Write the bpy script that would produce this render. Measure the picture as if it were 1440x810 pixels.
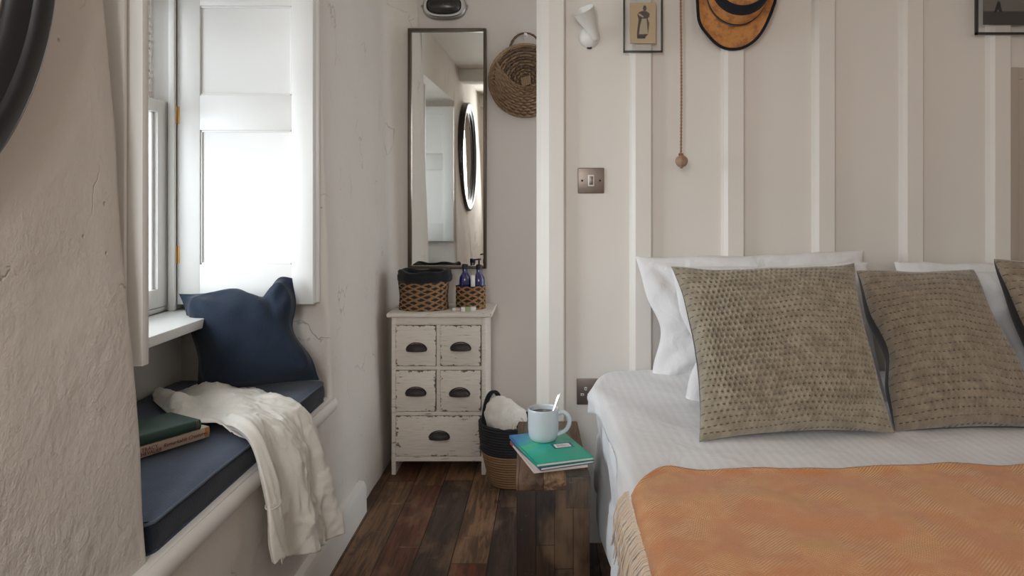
import bpy, bmesh, math, random
import numpy as np
from mathutils import Vector, Matrix, noise
R = math.radians
random.seed(7)
for o in list(bpy.data.objects): bpy.data.objects.remove(o)
S = bpy.context.scene
COL = S.collection

# ---------------------------------------------------------------- camera
H = 1.155
F = 1040.0
cd = bpy.data.cameras.new('camera'); cam = bpy.data.objects.new('camera', cd); COL.objects.link(cam)
cam.location = (0, 0, H); cam.rotation_euler = (R(90), 0, 0)
cd.sensor_width = 36; cd.lens = 36*F/1440; cd.shift_x = -51/1440; cd.shift_y = -124/1440
cd.clip_start = .05
S.camera = cam
# ---------------------------------------------------------------- light and exposure
S.view_settings.view_transform = 'Standard'; S.view_settings.look = 'None'
S.view_settings.gamma = 1; S.view_settings.use_curve_mapping = False
S.view_settings.exposure = 0.12
w = bpy.data.worlds.new('sky'); S.world = w; w.use_nodes = True
bg = w.node_tree.nodes['Background']; bg.inputs[0].default_value = (.86, .93, 1, 1); bg.inputs[1].default_value = 2.2
def area(name, loc, target, sx, sy, power, col):
    l = bpy.data.lights.new(name, 'AREA'); l.shape = 'RECTANGLE'; l.size = sx; l.size_y = sy
    l.energy = power; l.color = col
    o = bpy.data.objects.new(name, l); COL.objects.link(o); o.location = loc
    o.rotation_euler = (Vector(target)-Vector(loc)).to_track_quat('-Z', 'Y').to_euler()
    return o
# daylight outside the window with the seat, then three added fill lamps
area('window_daylight', (-3.2, .7, 2.0), (-.3, 2.1, 1.0), 3.0, 2.4, 150, (.86, .94, 1))
area('left_fill_light', (-.40, -.5, 1.62), (.2, 2.5, 1.2), .35, 1.0, 15, (.96, .98, 1))  # added fill from front left, hangs free in the room, no window there
area('rear_fill_light', (.5, -2.4, 1.6), (-.3, 2.5, .8), 1.0, 1.0, 9, (1, .85, .70))  # added warm fill behind the camera, the rear wall has no opening
area('side_fill_light', (1.9, -.9, 1.5), (-.7, 1.5, .8), .9, .9, 6, (1, .93, .86))  # added weak fill from the right, in front of a closed wall

# ---------------------------------------------------------------- helpers
ORG = {}
def at(px, py, y): return Vector(((px-771)*y/F, y, H-(py-281)*y/F))
def tagp(o, label=None, cat=None, group=None, kind=None):
    if label: o['label'] = label
    if cat: o['category'] = cat
    if group: o['group'] = group
    if kind: o['kind'] = kind
    return o
def thing(name, loc, label, cat, group=None):
    o = bpy.data.objects.new(name, None); COL.objects.link(o); o.location = loc; o.empty_display_size = .05
    ORG[o.name] = Vector(loc)
    return tagp(o, label, cat, group)
def link(name, me, mat, parent=None, org=None):
    o = bpy.data.objects.new(name, me); COL.objects.link(o)
    for m_ in (mat if isinstance(mat, (list, tuple)) else [mat]): me.materials.append(m_)
    if parent is not None:
        po = ORG[parent.name]; o.parent = parent; me.transform(Matrix.Translation(-po)); ORG[o.name] = po
    else:
        if org is not None:
            me.transform(Matrix.Translation(-Vector(org))); o.location = org; ORG[o.name] = Vector(org)
        else: ORG[o.name] = Vector((0, 0, 0))
    return o
class MB:
    def __init__(s): s.v = []; s.f = []; s.uv = []; s.mi = []
    def add(s, vs, fs, uvs=None, mi=0, M=None):
        b = len(s.v)
        s.v += [tuple(M @ Vector(p)) if M else tuple(p) for p in vs]
        for k, f in enumerate(fs):
            s.f.append(tuple(b+i for i in f)); s.mi.append(mi)
            s.uv.append([uvs[i] for i in f] if uvs is not None else [(0, 0)]*len(f))
        return s
    def bm(s, bm, mi=0, M=None):
        bm.verts.index_update()
        s.add([v.co.copy() for v in bm.verts], [[v.index for v in f.verts] for f in bm.faces], None, mi, M); bm.free(); return s
    def box(s, x0, x1, y0, y1, z0, z1, bev=0, seg=2, mi=0, M=None):
        bm = bmesh.new(); bmesh.ops.create_cube(bm, size=1)
        for v in bm.verts: v.co = Vector(((x0+x1)/2+v.co.x*(x1-x0), (y0+y1)/2+v.co.y*(y1-y0), (z0+z1)/2+v.co.z*(z1-z0)))
        if bev: bmesh.ops.bevel(bm, geom=list(bm.edges), offset=bev, segments=seg, profile=.5, affect='EDGES')
        return s.bm(bm, mi, M)
    def grid(s, P, uv=None, closeu=False, closev=False, mi=0, M=None):
        P = np.asarray(P, float); nu, nv = P.shape[:2]
        vs = P.reshape(-1, 3).tolist(); fs = []; uvs = None
        if uv is None:
            a, b = np.meshgrid(np.linspace(0, 1, nu), np.linspace(0, 1, nv), indexing='ij'); uv = np.stack([a, b], -1)
        uvl = np.asarray(uv).reshape(-1, 2).tolist()
        for i in range(nu if closeu else nu-1):
            for j in range(nv if closev else nv-1):
                i2, j2 = (i+1) % nu, (j+1) % nv
                fs.append((i*nv+j, i2*nv+j, i2*nv+j2, i*nv+j2))
        b = len(s.v)
        s.v += [tuple(M @ Vector(p)) if M else tuple(p) for p in vs]
        for f in fs:
            s.f.append(tuple(b+i for i in f)); s.mi.append(mi)
            q = [list(uvl[i]) for i in f]
            for k in (0, 1):
                mx = max(c[k] for c in q); mn = min(c[k] for c in q)
                if ((closeu and k == 0) or (closev and k == 1)) and mx-mn > .5*max(1e-6, float(np.max(np.asarray(uv)[..., k]))):
                    per = float(np.max(np.asarray(uv)[..., k]))*(nu/(nu-1) if k == 0 else nv/(nv-1))
                    for c in q:
                        if c[k] < per/2: c[k] += per
            s.uv.append([tuple(c) for c in q])
        return s
    def tube(s, pts, r, n=8, closed=False, caps=True, flat=1.0, up=None, mi=0, M=None):
        pts = [Vector(p) for p in pts]; m = len(pts); rr = r if hasattr(r, '__len__') else [r]*m
        rings = []; prev = None
        for i, p in enumerate(pts):
            a = pts[(i-1) % m] if (closed or i > 0) else p; b = pts[(i+1) % m] if (closed or i < m-1) else p
            t = (b-a).normalized()
            if up is not None: nrm = (Vector(up)-t*t.dot(Vector(up)))
            elif prev is None:
                nrm = t.orthogonal()
            else: nrm = prev-t*prev.dot(t)
            if nrm.length < 1e-6: nrm = t.orthogonal()
            nrm.normalize(); prev = nrm; bi = t.cross(nrm)
            rings.append([p+nrm*math.cos(2*math.pi*k/n)*rr[i]*flat+bi*math.sin(2*math.pi*k/n)*rr[i] for k in range(n)])
        P = np.array([[list(q) for q in rg] for rg in rings])
        b = len(s.v); s.grid(P, None, closed, True, mi, M)
        if caps and not closed:
            s.f.append(tuple(b+k for k in reversed(range(n)))); s.uv.append([(0, 0)]*n); s.mi.append(mi)
            s.f.append(tuple(b+(m-1)*n+k for k in range(n))); s.uv.append([(0, 0)]*n); s.mi.append(mi)
        return s
    def lathe(s, prof, n=32, M=None, mi=0, sx=1, sy=1, capb=False, capt=False, fn=None):
        P = np.zeros((n, len(prof), 3))
        for i in range(n):
            a = 2*math.pi*i/n
            for j, (r, z) in enumerate(prof):
                k = fn(a, z) if fn else 1
                P[i, j] = (r*k*math.cos(a)*sx, r*k*math.sin(a)*sy, z)
        b = len(s.v); s.grid(P, None, True, False, mi, M); m = len(prof)
        if capb: s.f.append(tuple(b+i*m for i in reversed(range(n)))); s.uv.append([(0, 0)]*n); s.mi.append(mi)
        if capt: s.f.append(tuple(b+i*m+m-1 for i in range(n))); s.uv.append([(0, 0)]*n); s.mi.append(mi)
        return s
    def prism(s, outline, d0, d1, fr, mi=0):      # outline in (a,b); fr(a,b,d) -> point
        n = len(outline); vs = [fr(a, b, d0) for a, b in outline]+[fr(a, b, d1) for a, b in outline]
        fs = [tuple(range(n)), tuple(reversed(range(n, 2*n)))]+[(i, i+n, (i+1) % n+n, (i+1) % n) for i in range(n)]
        return s.add(vs, fs, None, mi)
    def build(s, name, mat, parent=None, smooth=27, org=None, fix=True):
        me = bpy.data.meshes.new(name); me.from_pydata(s.v, [], s.f)
        ul = me.uv_layers.new(name='UVMap'); flat = [c for f in s.uv for p in f for c in p]
        ul.data.foreach_set('uv', flat)
        me.polygons.foreach_set('material_index', s.mi)
        if fix:
            bm = bmesh.new(); bm.from_mesh(me); bmesh.ops.recalc_face_normals(bm, faces=bm.faces); bm.to_mesh(me); bm.free()
        if smooth:
            me.polygons.foreach_set('use_smooth', [True]*len(me.polygons))
            if smooth < 180: me.set_sharp_from_angle(angle=R(smooth))
        me.update()
        return link(name, me, mat, parent, org)
def copy_thing(root, delta, label=None):
    r = root.copy(); COL.objects.link(r); r.location = root.location+Vector(delta)
    ORG[r.name] = ORG[root.name]+Vector(delta)
    if label: r['label'] = label
    for c in list(root.children):
        d = c.copy(); COL.objects.link(d); d.parent = r
        for g in list(c.children):
            e = g.copy(); COL.objects.link(e); e.parent = d
    return r
def nz(p, s=1.0, seed=0.0): return noise.noise(Vector((p[0]*s+seed, p[1]*s+seed*1.7, p[2]*s-seed)))
def crom(net, nu, nv):      # catmull-rom through a control net -> nu x nv grid
    net = np.asarray(net, float)
    def interp(A, n):
        m = len(A); out = []
        for t in np.linspace(0, m-1, n):
            i = min(int(t), m-2); f = t-i
            p1, p2 = A[i], A[i+1]; p0 = A[i-1] if i > 0 else 2*p1-p2; p3 = A[i+2] if i+2 < m else 2*p2-p1
            out.append(.5*((2*p1)+(-p0+p2)*f+(2*p0-5*p1+4*p2-p3)*f*f+(-p0+3*p1-3*p2+p3)*f**3))
        return np.array(out)
    A = interp(net, nu)
    return np.array([interp(A[i], nv) for i in range(nu)])
def normals(P):
    du = np.gradient(P, axis=0); dv = np.gradient(P, axis=1); n = np.cross(du, dv)
    return n/np.maximum(np.linalg.norm(n, axis=-1, keepdims=True), 1e-9)

# ---------------------------------------------------------------- materials
class NT:
    def __init__(s, name):
        s.m = bpy.data.materials.new(name); s.m.use_nodes = True; s.t = s.m.node_tree
        s.b = s.t.nodes['Principled BSDF']; s.out = s.t.nodes['Material Output']
    def n(s, typ, **kw):
        o = s.t.nodes.new(typ)
        for k, v in kw.items(): setattr(o, k, v)
        return o
    def inp(s, sock, v):
        if isinstance(v, bpy.types.NodeSocket): s.t.links.new(v, sock)
        elif v is not None:
            if sock.type == 'RGBA' and len(v) == 3: v = (*v, 1)
            sock.default_value = v
    def coord(s, k='Object'): return s.n('ShaderNodeTexCoord').outputs[k]
    def map(s, v, scale=(1, 1, 1), rot=(0, 0, 0), loc=(0, 0, 0)):
        o = s.n('ShaderNodeMapping'); s.inp(o.inputs['Vector'], v); o.inputs['Scale'].default_value = scale
        o.inputs['Rotation'].default_value = rot; o.inputs['Location'].default_value = loc; return o.outputs[0]
    def noise(s, v, scale, detail=3, rough=.55, dist=0):
        o = s.n('ShaderNodeTexNoise'); s.inp(o.inputs['Vector'], v); o.inputs['Scale'].default_value = scale
        o.inputs['Detail'].default_value = detail; o.inputs['Roughness'].default_value = rough; o.inputs['Distortion'].default_value = dist
        return o.outputs['Fac']
    def vor(s, v, scale, feature='F1', out='Distance'):
        o = s.n('ShaderNodeTexVoronoi', feature=feature); s.inp(o.inputs['Vector'], v); o.inputs['Scale'].default_value = scale
        return o.outputs[out]
    def m_(s, op, a, b=None, c=None, clamp=False):
        o = s.n('ShaderNodeMath', operation=op, use_clamp=clamp); s.inp(o.inputs[0], a)
        if b is not None: s.inp(o.inputs[1], b)
        if c is not None: s.inp(o.inputs[2], c)
        return o.outputs[0]
    def sep(s, v): o = s.n('ShaderNodeSeparateXYZ'); s.inp(o.inputs[0], v); return o.outputs
    def comb(s, x, y, z):
        o = s.n('ShaderNodeCombineXYZ'); [s.inp(o.inputs[i], q) for i, q in enumerate((x, y, z))]; return o.outputs[0]
    def ramp(s, f, stops, interp='LINEAR'):
        o = s.n('ShaderNodeValToRGB'); s.inp(o.inputs[0], f); cr = o.color_ramp; cr.interpolation = interp
        while len(cr.elements) < len(stops): cr.elements.new(.5)
        for e, (p, c) in zip(cr.elements, stops): e.position = p; e.color = (*c, 1) if len(c) == 3 else c
        return o.outputs[0]
    def step(s, f, a, b): o = s.n('ShaderNodeMapRange', interpolation_type='SMOOTHSTEP'); s.inp(o.inputs[0], f); o.inputs[1].default_value = a; o.inputs[2].default_value = b; return o.outputs[0]
    def mix(s, f, a, b, mode='MIX'):
        o = s.n('ShaderNodeMix', data_type='RGBA', blend_type=mode); s.inp(o.inputs[0], f); s.inp(o.inputs[6], a); s.inp(o.inputs[7], b); return o.outputs[2]
    def wn(s, v): o = s.n('ShaderNodeTexWhiteNoise', noise_dimensions='3D'); s.inp(o.inputs['Vector'], v); return o.outputs
    def bump(s, h, strength=.3, dist=.01, normal=None):
        o = s.n('ShaderNodeBump'); s.inp(o.inputs['Height'], h); o.inputs['Strength'].default_value = strength; o.inputs['Distance'].default_value = dist
        if normal: s.inp(o.inputs['Normal'], normal)
        return o.outputs[0]
    def done(s, col=None, rough=None, normal=None, **kw):
        b = s.b
        if col is not None: s.inp(b.inputs['Base Color'], col)
        if rough is not None: s.inp(b.inputs['Roughness'], rough)
        if normal is not None: s.inp(b.inputs['Normal'], normal)
        for k, v in kw.items(): s.inp(b.inputs[k.replace('_', ' ')], v)
        return s.m
def paint(name, col, rough=.5, sc=60, st=.08, var=.03, metal=0, **kw):
    t = NT(name); c = t.coord(); f = t.noise(c, 3, 4)
    dark = tuple(x*(1-var*2) for x in col)
    cc = t.mix(f, dark, tuple(min(1, x*(1+var)) for x in col))
    return t.done(cc, rough, t.bump(t.noise(c, sc, 4), st, .004), Metallic=metal, **kw)
def fabric(name, col, col2=None, sc=700, st=.25, wr=.0, rough=.95, uv=False, sheen=.15):
    t = NT(name); c = t.coord('UV' if uv else 'Object')
    x, y, z = t.sep(t.map(c, (sc, sc, sc)))
    if uv: h = t.m_('MULTIPLY', t.m_('SINE', x), t.m_('SINE', y))
    else: h = t.m_('MULTIPLY', t.m_('SINE', t.m_('ADD', x, z)), t.m_('SINE', t.m_('ADD', y, z)))
    f = t.noise(c, 160 if not uv else 300, 3, .7)
    big = t.noise(c, 7, 3)
    cc = t.mix(t.m_('MULTIPLY', f, .8), col, col2 or tuple(q*.7 for q in col))
    hh = t.m_('ADD', t.m_('MULTIPLY', h, .3), f)
    nrm = t.bump(hh, st, .0015)
    if wr: nrm = t.bump(t.noise(c, 14, 4, .55, .6), wr, .02, nrm)
    return t.done(cc, rough, nrm, Sheen_Weight=sheen, Specular_IOR_Level=.2)

# plaster: rough old lime plaster under paint
def plaster(name, col, rough_zone):
    t = NT(name); c = t.coord()
    warp = t.noise(c, 2.2, 3)
    coarse = t.noise(c, 4, 3, .5, .2); fine = t.noise(c, 75, 5, .7); mid = t.noise(c, 24, 5, .65, .1)
    x, y, z = t.sep(c)
    patch = t.step(t.noise(c, 3.1, 2), .5, .68)
    # rougher low on the pier
    low = t.m_('MULTIPLY', t.step(z, 1.05, .75), t.step(y, 1.45, 1.25)) if rough_zone else 0.0
    pm = t.m_('ADD', t.m_('MULTIPLY', patch, .35), t.m_('MULTIPLY', low, t.m_('ADD', .25, t.m_('MULTIPLY', t.step(t.noise(c, 4.5, 3), .42, .62), 1.3)))) if rough_zone else t.m_('MULTIPLY', patch, .35)
    h = t.m_('ADD', t.m_('MULTIPLY', coarse, 1.1), t.m_('MULTIPLY', mid, t.m_('ADD', .10, t.m_('MULTIPLY', pm, .8))))
    h = t.m_('ADD', h, t.m_('MULTIPLY', fine, t.m_('ADD', .12, t.m_('MULTIPLY', pm, .5))))
    cv = t.map(c, (1, 1, .6)); cv2 = t.n('ShaderNodeVectorMath', operation='ADD'); t.inp(cv2.inputs[0], cv)
    nz_ = t.n('ShaderNodeTexNoise'); t.inp(nz_.inputs['Vector'], c); nz_.inputs['Scale'].default_value = 6; nz_.inputs['Detail'].default_value = 5
    sc = t.n('ShaderNodeVectorMath', operation='SCALE'); t.inp(sc.inputs[0], nz_.outputs['Color']); sc.inputs['Scale'].default_value = .22
    t.inp(cv2.inputs[1], sc.outputs[0])
    e = t.vor(cv2.outputs[0], 3.6, 'DISTANCE_TO_EDGE')
    crack = t.m_('MULTIPLY', t.step(e, .009, .0), t.step(t.noise(c, 4.3, 2), .52, .62))
    h = t.m_('SUBTRACT', h, t.m_('MULTIPLY', crack, .28))
    pits = t.m_('MULTIPLY', t.step(t.vor(c, 21), .09, .03), t.step(t.noise(c, 6, 1), .52, .6))
    h = t.m_('SUBTRACT', h, t.m_('MULTIPLY', pits, .35))
    cc = t.mix(t.noise(c, 4, 5), tuple(q*.93 for q in col), col)
    cc = t.mix(t.m_('MULTIPLY', t.m_('MAXIMUM', crack, pits), .35), cc, (.25, .2, .16))
    return t.done(cc, .8, t.bump(h, .55, .02), Specular_IOR_Level=.25)

def planks(name, w, L, cols, along='Y', seam=.0022, sat=1, vertical=False, seed=0):
    """reclaimed boards: random tone per board, long grain, worn pale patches, knots"""
    t = NT(name); c = t.coord(); x, y, z = t.sep(c)
    if along == 'Y': a, b, d = x, y, z
    elif along == 'Z': a, b, d = x, z, y
    else: a, b, d = y, z, x
    a = t.m_('ADD', a, 10.03+seed)
    q = t.m_('DIVIDE', a, w); row = t.m_('FLOOR', q); fx = t.m_('FRACT', q)
    off = t.wn(t.comb(row, 3.3+seed, 1))[0]
    q2 = t.m_('ADD', t.m_('DIVIDE', b, L), t.m_('MULTIPLY', off, 7)); bi = t.m_('FLOOR', q2); fy = t.m_('FRACT', q2)
    rid = t.wn(t.comb(row, bi, 5.1+seed))
    base = t.ramp(rid[0], cols, 'CONSTANT')
    gv = t.comb(t.m_('MULTIPLY', a, 1), t.m_('ADD', t.m_('MULTIPLY', b, .07), t.m_('MULTIPLY', rid[0], 9)), t.m_('ADD', d, t.m_('MULTIPLY', rid[0], 17)))
    g = t.noise(gv, 60, 6, .7, .8); g2 = t.noise(gv, 190, 3, .6); patch = t.noise(t.comb(a, t.m_('MULTIPLY', b, .45), d), 7, 4, .6)
    col = t.mix(t.step(g, .40, .62), t.mix(.68, base, (.012, .008, .006)), base)
    col = t.mix(t.m_('MULTIPLY', t.step(patch, .5, .68), .6), col, t.mix(.5, base, (.40, .25, .14)))
    col = t.mix(t.m_('MULTIPLY', t.step(g2, .55, .75), .35), col, (.02, .013, .01))
    wear = t.noise(t.comb(t.m_('MULTIPLY', a, .5), t.m_('MULTIPLY', b, 2.5), d), 11, 5, .75)
    col = t.mix(t.m_('MULTIPLY', t.step(wear, .62, .70), .35), col, (.45, .33, .22))
    kn = t.step(t.vor(t.comb(a, t.m_('MULTIPLY', b, .7), d), 4.2), .085, .04)
    col = t.mix(t.m_('MULTIPLY', kn, .75), col, (.015, .010, .008))
    ex = t.m_('MULTIPLY', t.m_('MINIMUM', fx, t.m_('SUBTRACT', 1, fx)), w); ey = t.m_('MULTIPLY', t.m_('MINIMUM', fy, t.m_('SUBTRACT', 1, fy)), L)
    e = t.m_('MINIMUM', ex, ey); gap = t.step(e, seam, seam*.35)
    col = t.mix(gap, col, (.008, .006, .005))
    h = t.m_('ADD', t.m_('MULTIPLY', g, .5), t.m_('MULTIPLY', rid[0], .4)); h = t.m_('SUBTRACT', h, t.m_('MULTIPLY', gap, 1.2))
    h = t.m_('SUBTRACT', h, t.m_('MULTIPLY', kn, .3))
    return t.done(col, t.m_('ADD', .42, t.m_('MULTIPLY', g, .3)), t.bump(h, .5, .006), Specular_IOR_Level=.4)

WALLC = (.74, .685, .625)
M = {}
M['plaster'] = plaster('rough_lime_plaster', WALLC, True)
M['backwall'] = paint('painted_plaster_wall', (.70, .645, .595), .75, 14, .25, .03)
M['boardwall'] = paint('painted_boards', (.79, .745, .69), .42, 40, .05, .02)
M['white'] = paint('white_gloss_paint', (.84, .83, .80), .35, 30, .05, .02)
M['white_dull'] = paint('white_satin_joinery', (.80, .77, .73), .4, 30, .05, .02)
M['ceiling'] = paint('ceiling_paint', (.84, .81, .74), .8, 20, .15, .02)
FC = [(0, (.10, .050, .030)), (.12, (.21, .105, .055)), (.28, (.17, .046, .024)), (.42, (.26, .14, .075)), (.56, (.085, .052, .040)), (.62, (.22, .115, .062)), (.78, (.16, .060, .034)), (.9, (.28, .16, .09))]
M['floor'] = planks('reclaimed_floor_boards', .118, .80, FC, seed=.31)
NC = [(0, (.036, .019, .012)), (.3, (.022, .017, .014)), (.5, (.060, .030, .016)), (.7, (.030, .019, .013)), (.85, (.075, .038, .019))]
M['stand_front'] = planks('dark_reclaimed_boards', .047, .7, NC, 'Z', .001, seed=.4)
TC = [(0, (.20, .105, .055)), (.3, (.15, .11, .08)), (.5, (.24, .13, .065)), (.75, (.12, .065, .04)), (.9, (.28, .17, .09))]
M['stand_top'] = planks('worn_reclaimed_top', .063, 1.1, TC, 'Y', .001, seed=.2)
M['black_frame'] = paint('black_lacquer', (.012, .011, .013), .35, 50, .03)
M['bronze_frame'] = paint('dark_bronze_metal', (.10, .075, .055), .4, 60, .05, metal=.6)
t = NT('mirror_silver'); M['mirror'] = t.done((.88, .89, .86), .015, Metallic=1.0)
def glass(name, tint=(1, 1, 1), fac=.12):
    t = NT(name); tr = t.n('ShaderNodeBsdfTransparent'); tr.inputs[0].default_value = (*tint, 1)
    gl = t.n('ShaderNodeBsdfGlossy'); gl.inputs['Roughness'].default_value = .02
    fr = t.n('ShaderNodeFresnel'); fr.inputs[0].default_value = 1.45
    mx = t.n('ShaderNodeMixShader'); geo = t.n('ShaderNodeNewGeometry'); t.t.links.new(t.m_('MULTIPLY', fr.outputs[0], t.m_('SUBTRACT', 1, geo.outputs['Backfacing'])), mx.inputs[0]); t.t.links.new(tr.outputs[0], mx.inputs[1]); t.t.links.new(gl.outputs[0], mx.inputs[2])
    t.t.links.new(mx.outputs[0], t.out.inputs[0]); return t.m
M['glass'] = glass('clear_window_glass')
M['navy'] = fabric('navy_linen', (.019, .029, .050), (.008, .012, .022), 900, .35, .12)
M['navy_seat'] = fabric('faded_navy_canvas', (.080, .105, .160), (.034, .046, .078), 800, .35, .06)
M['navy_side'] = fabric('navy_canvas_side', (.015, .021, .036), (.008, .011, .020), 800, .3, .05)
M['linen'] = fabric('washed_white_linen', (.84, .80, .73), (.74, .70, .63), 1100, .3, .3)
M['bedwhite'] = fabric('white_cotton', (.86, .85, .85), (.80, .79, .80), 1200, .1, .45)
M['sheet'] = fabric('bluish_white_sheet', (.82, .84, .87), (.77, .79, .83), 1200, .1, .2)
M['brass'] = paint('brass', (.62, .38, .14), .35, 60, .05, metal=.9)
M['chrome'] = paint('polished_steel', (.75, .74, .73), .18, 60, .02, metal=1)
M['switchplate'] = paint('brushed_bronze_plate', (.22, .18, .155), .38, 200, .05, metal=.7)
M['sockwhite'] = paint('white_plastic', (.82, .8, .77), .3, 30, .0)
M['darkhole'] = paint('dark_slot', (.02, .02, .02), .6, 30, .0)
# ================================================================ STRUCTURE
def wx(z): return -.70-.03*z                      # inner face of the left wall leans outward
def wall_sweep(mb, path, z0, z1, nzs, amp):       # path: list of fn(z)->(x,y)
    P = np.zeros((len(path), nzs, 3))
    for j, z in enumerate(np.linspace(z0, z1, nzs)):
        for i, f in enumerate(path):
            x, y = f(z); P[i, j] = (x, y, z)
    N = normals(P)
    for i in range(P.shape[0]):
        for j in range(nzs):
            p = P[i, j]; d = nz(p, 2.3, 1)*amp+nz(p, 9, 4)*amp*.35
            P[i, j] = p+N[i, j]*d
    mb.grid(P, np.stack([P[..., 1], P[..., 2]], -1))
def yc(z): return 1.385-.09*z
mb = MB()
def corner(cf, sgn, r=.022):      # rounded arris between wall face and reveal
    out = []
    for k in range(7):
        a = R(90*k/6); out.append(lambda z, a=a: (wx(z)-r+r*math.cos(a), cf(z)+sgn*(-r+r*math.sin(a))))
    return out
path = [lambda z, y=y: (wx(z), y) for y in [-2.6, -1.6, -.6, 0, .4]+list(np.linspace(.6, 1.16, 22))]
path += [lambda z, k=k: (wx(z), 1.16+(yc(z)-.022-1.16)*k) for k in (.33, .66)]+corner(yc, 1)
path += [lambda z, k=k: (wx(z)-.022+(-1.34-wx(z)+.022)*k, yc(z)+(min(1.30, yc(z))-yc(z))*min(1, k*2)) for k in (.15, .3, .5, .75, 1)]
wall_sweep(mb, path, 0, 2.25, 90, .007)
def fc(z): return 2.425
path = [lambda z, k=k: (-1.34+(wx(z)-.02+1.34)*k, 2.45-.02*k) for k in (0, .25, .5, .75, .92)]
path += [lambda z, a=R(90*(1-k/5)): (wx(z)-.015+.015*math.cos(a), 2.43+.015-.015*math.sin(a)) for k in range(6)]
path += [lambda z, y=y: (wx(z), y) for y in np.linspace(2.47, 3.30, 22)]
path += [lambda z, a=R(90*k/5): (wx(z)+.09-.09*math.cos(a), 3.32+.09*math.sin(a)) for k in range(6)]
path += [lambda z: (wx(z)+.16, 3.412)]
wall_sweep(mb, path, 0, 2.25, 90, .006)
# wall under the seat, slightly battered, and the wall above the window opening
wall_sweep(mb, [lambda z, y=y: (wx(z)+.002+(.012 if z < .1 else 0), y) for y in np.linspace(1.27, 2.46, 30)], 0, .505, 20, .006)
def lint(z0, z1):
    mb.box(-1.34, wx(1.95), 1.18, 2.47, z0, z1)
lint(1.90, 2.25)
wl = mb.build('wall_left', M['plaster'], None, 60, fix=False); tagp(wl, kind='structure')
def struct(name, mb, mat, parent=None, smooth=27):
    o = mb.build(name, mat, parent, smooth); tagp(o, kind='structure'); return o
struct('wall_under_window', MB().box(-1.34, -1.215, 1.30, 2.47, .479, .80).box(-1.34, -.76, 1.27, 2.47, 0, .478), M['plaster'])
struct('floor', MB().box(-.9, 2.1, -2.65, 3.55, -.06, 0), M['floor'])
struct('wall_back', MB().box(-.95, 1.2, 3.415, 3.5, 0, 2.25), M['backwall'])
struct('ceiling', MB().box(-1.4, 2.15, -2.65, 3.5, 2.2, 2.3), M['ceiling'])
for k, (y0, y1, d) in enumerate([(.72, .90, .10), (-.75, -.55, .12)]):
    struct('trim_%d' % (10+k), MB().box(-.9, 2.1, y0, y1, 2.2-d, 2.2, .012), M['ceiling'])
struct('wall_right', MB().box(2.05, 2.15, -2.65, 2.6, 0, 2.25), M['backwall'])
struct('wall_rear', MB().box(-.9, 2.1, -2.72, -2.6, 0, 2.25), M['backwall'])
# boarded wall behind the bed
PX = -.0335; WY = 2.49
struct('wall_headboard', MB().box(PX+.004, 2.1, WY, WY+.09, 0, 2.25), M['boardwall'])
def batten(x0, x1, t, ch, name, z0=0, z1=2.2):
    out = [(x0, 0), (x0+ch*.35, t*.62), (x0+ch, t), (x1-.004, t), (x1, t-.004), (x1, 0)]
    m = MB(); m.prism(out, z0, z1, lambda a, b, d: (a, WY-b, d)); return struct(name, m, M['boardwall'], None, 25)
batten(PX-.006, PX+.088, .034, .042, 'trim_1')
for k, px in enumerate([885, 1014, 1141, 1264, 1386]):
    x = (px-771)/418; batten(x, x+.073, .026, .018, 'trim_%d' % (k+2))
# shallow recessed panel at the far right of the boarded wall
m = MB(); m.box(1.532, 1.58, WY-.012, WY, .1, 1.60, .004); m.box(1.58, 2.05, WY-.006, WY, 1.56, 1.60, .003); m.box(1.58, 2.05, WY-.003, WY, .1, 1.56, .001)
struct('trim_7', m, paint('greige_panel_paint', (.50, .43, .36), .6, 30, .1, .04))
# baseboard on the left wall, ends before the alcove
m = MB(); P = []
m.prism([(-.74, 0), (-.672, 0), (-.674, .095), (-.682, .112), (-.74, .122)], -2.6, 2.74, lambda a, b, d: (a, d, b))
struct('baseboard_left', m, M['white_dull'], None, 30)
# seat board with rounded nosing
m = MB(); m.box(-1.22, -.705, 1.30, 2.45, .478, .503)
prof = [(-.72+.026*math.cos(R(a))*1.0, .478+.028*math.sin(R(a))) for a in range(-90, 91, 15)]
m.prism([(-.75, .45)]+prof+[(-.75, .506)], 1.10, 2.455, lambda a, b, d: (a+.004*math.sin(d*7), d, b))
struct('trim_8', m, M['white_dull'], None, 30)
# window sill
m = MB(); m.box(-1.26, -1.03, 1.31, 2.43, .772, .800, .003)
struct('trim_9', m, M['white'])
# ---------------------------------------------------------------- sash window
win = thing('window_1', (-1.24, 1.93, .8), None, None); win['kind'] = 'structure'
def wobj(name, mb, mat, parent=win): return mb.build(name, mat, parent, 35)
m = MB()
m.box(-1.36, -1.205, 2.375, 2.45, .80, 1.92, .003); m.box(-1.36, -1.205, 1.32, 1.39, .80, 1.92, .003)
m.box(-1.359, -1.206, 1.389, 2.376, 1.86, 1.92, .001); m.box(-1.40, -1.225, 1.389, 2.376, .79, .815, .002)
m.box(-1.215, -1.195, 2.362, 2.378, .80, 1.92, .003)
wobj('window_frame', m, M['white'])
def sash(x, z0, z1, name):
    m = MB()
    for a, b in ((2.315, 2.374), (1.392, 1.45)): m.box(x-.04, x, a, b, z0, z1, .002)
    for a, b in ((2.302, 2.315), (1.45, 1.462)): m.box(x-.03, x-.012, a, b, z0+.05, z1-.04, .004)
    m.box(x-.039, x-.0006, 1.449, 2.316, z0+.0005, z0+.058, .001); m.box(x-.039, x-.0006, 1.449, 2.316, z1-.04, z1-.0005, .001)
    s = wobj(name, m, M['white'])
    g = MB(); g.box(x-.023, x-.019, 1.45, 2.315, z0+.05, z1-.03); o = g.build('glass_pane', M['glass'], s, 0)
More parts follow.
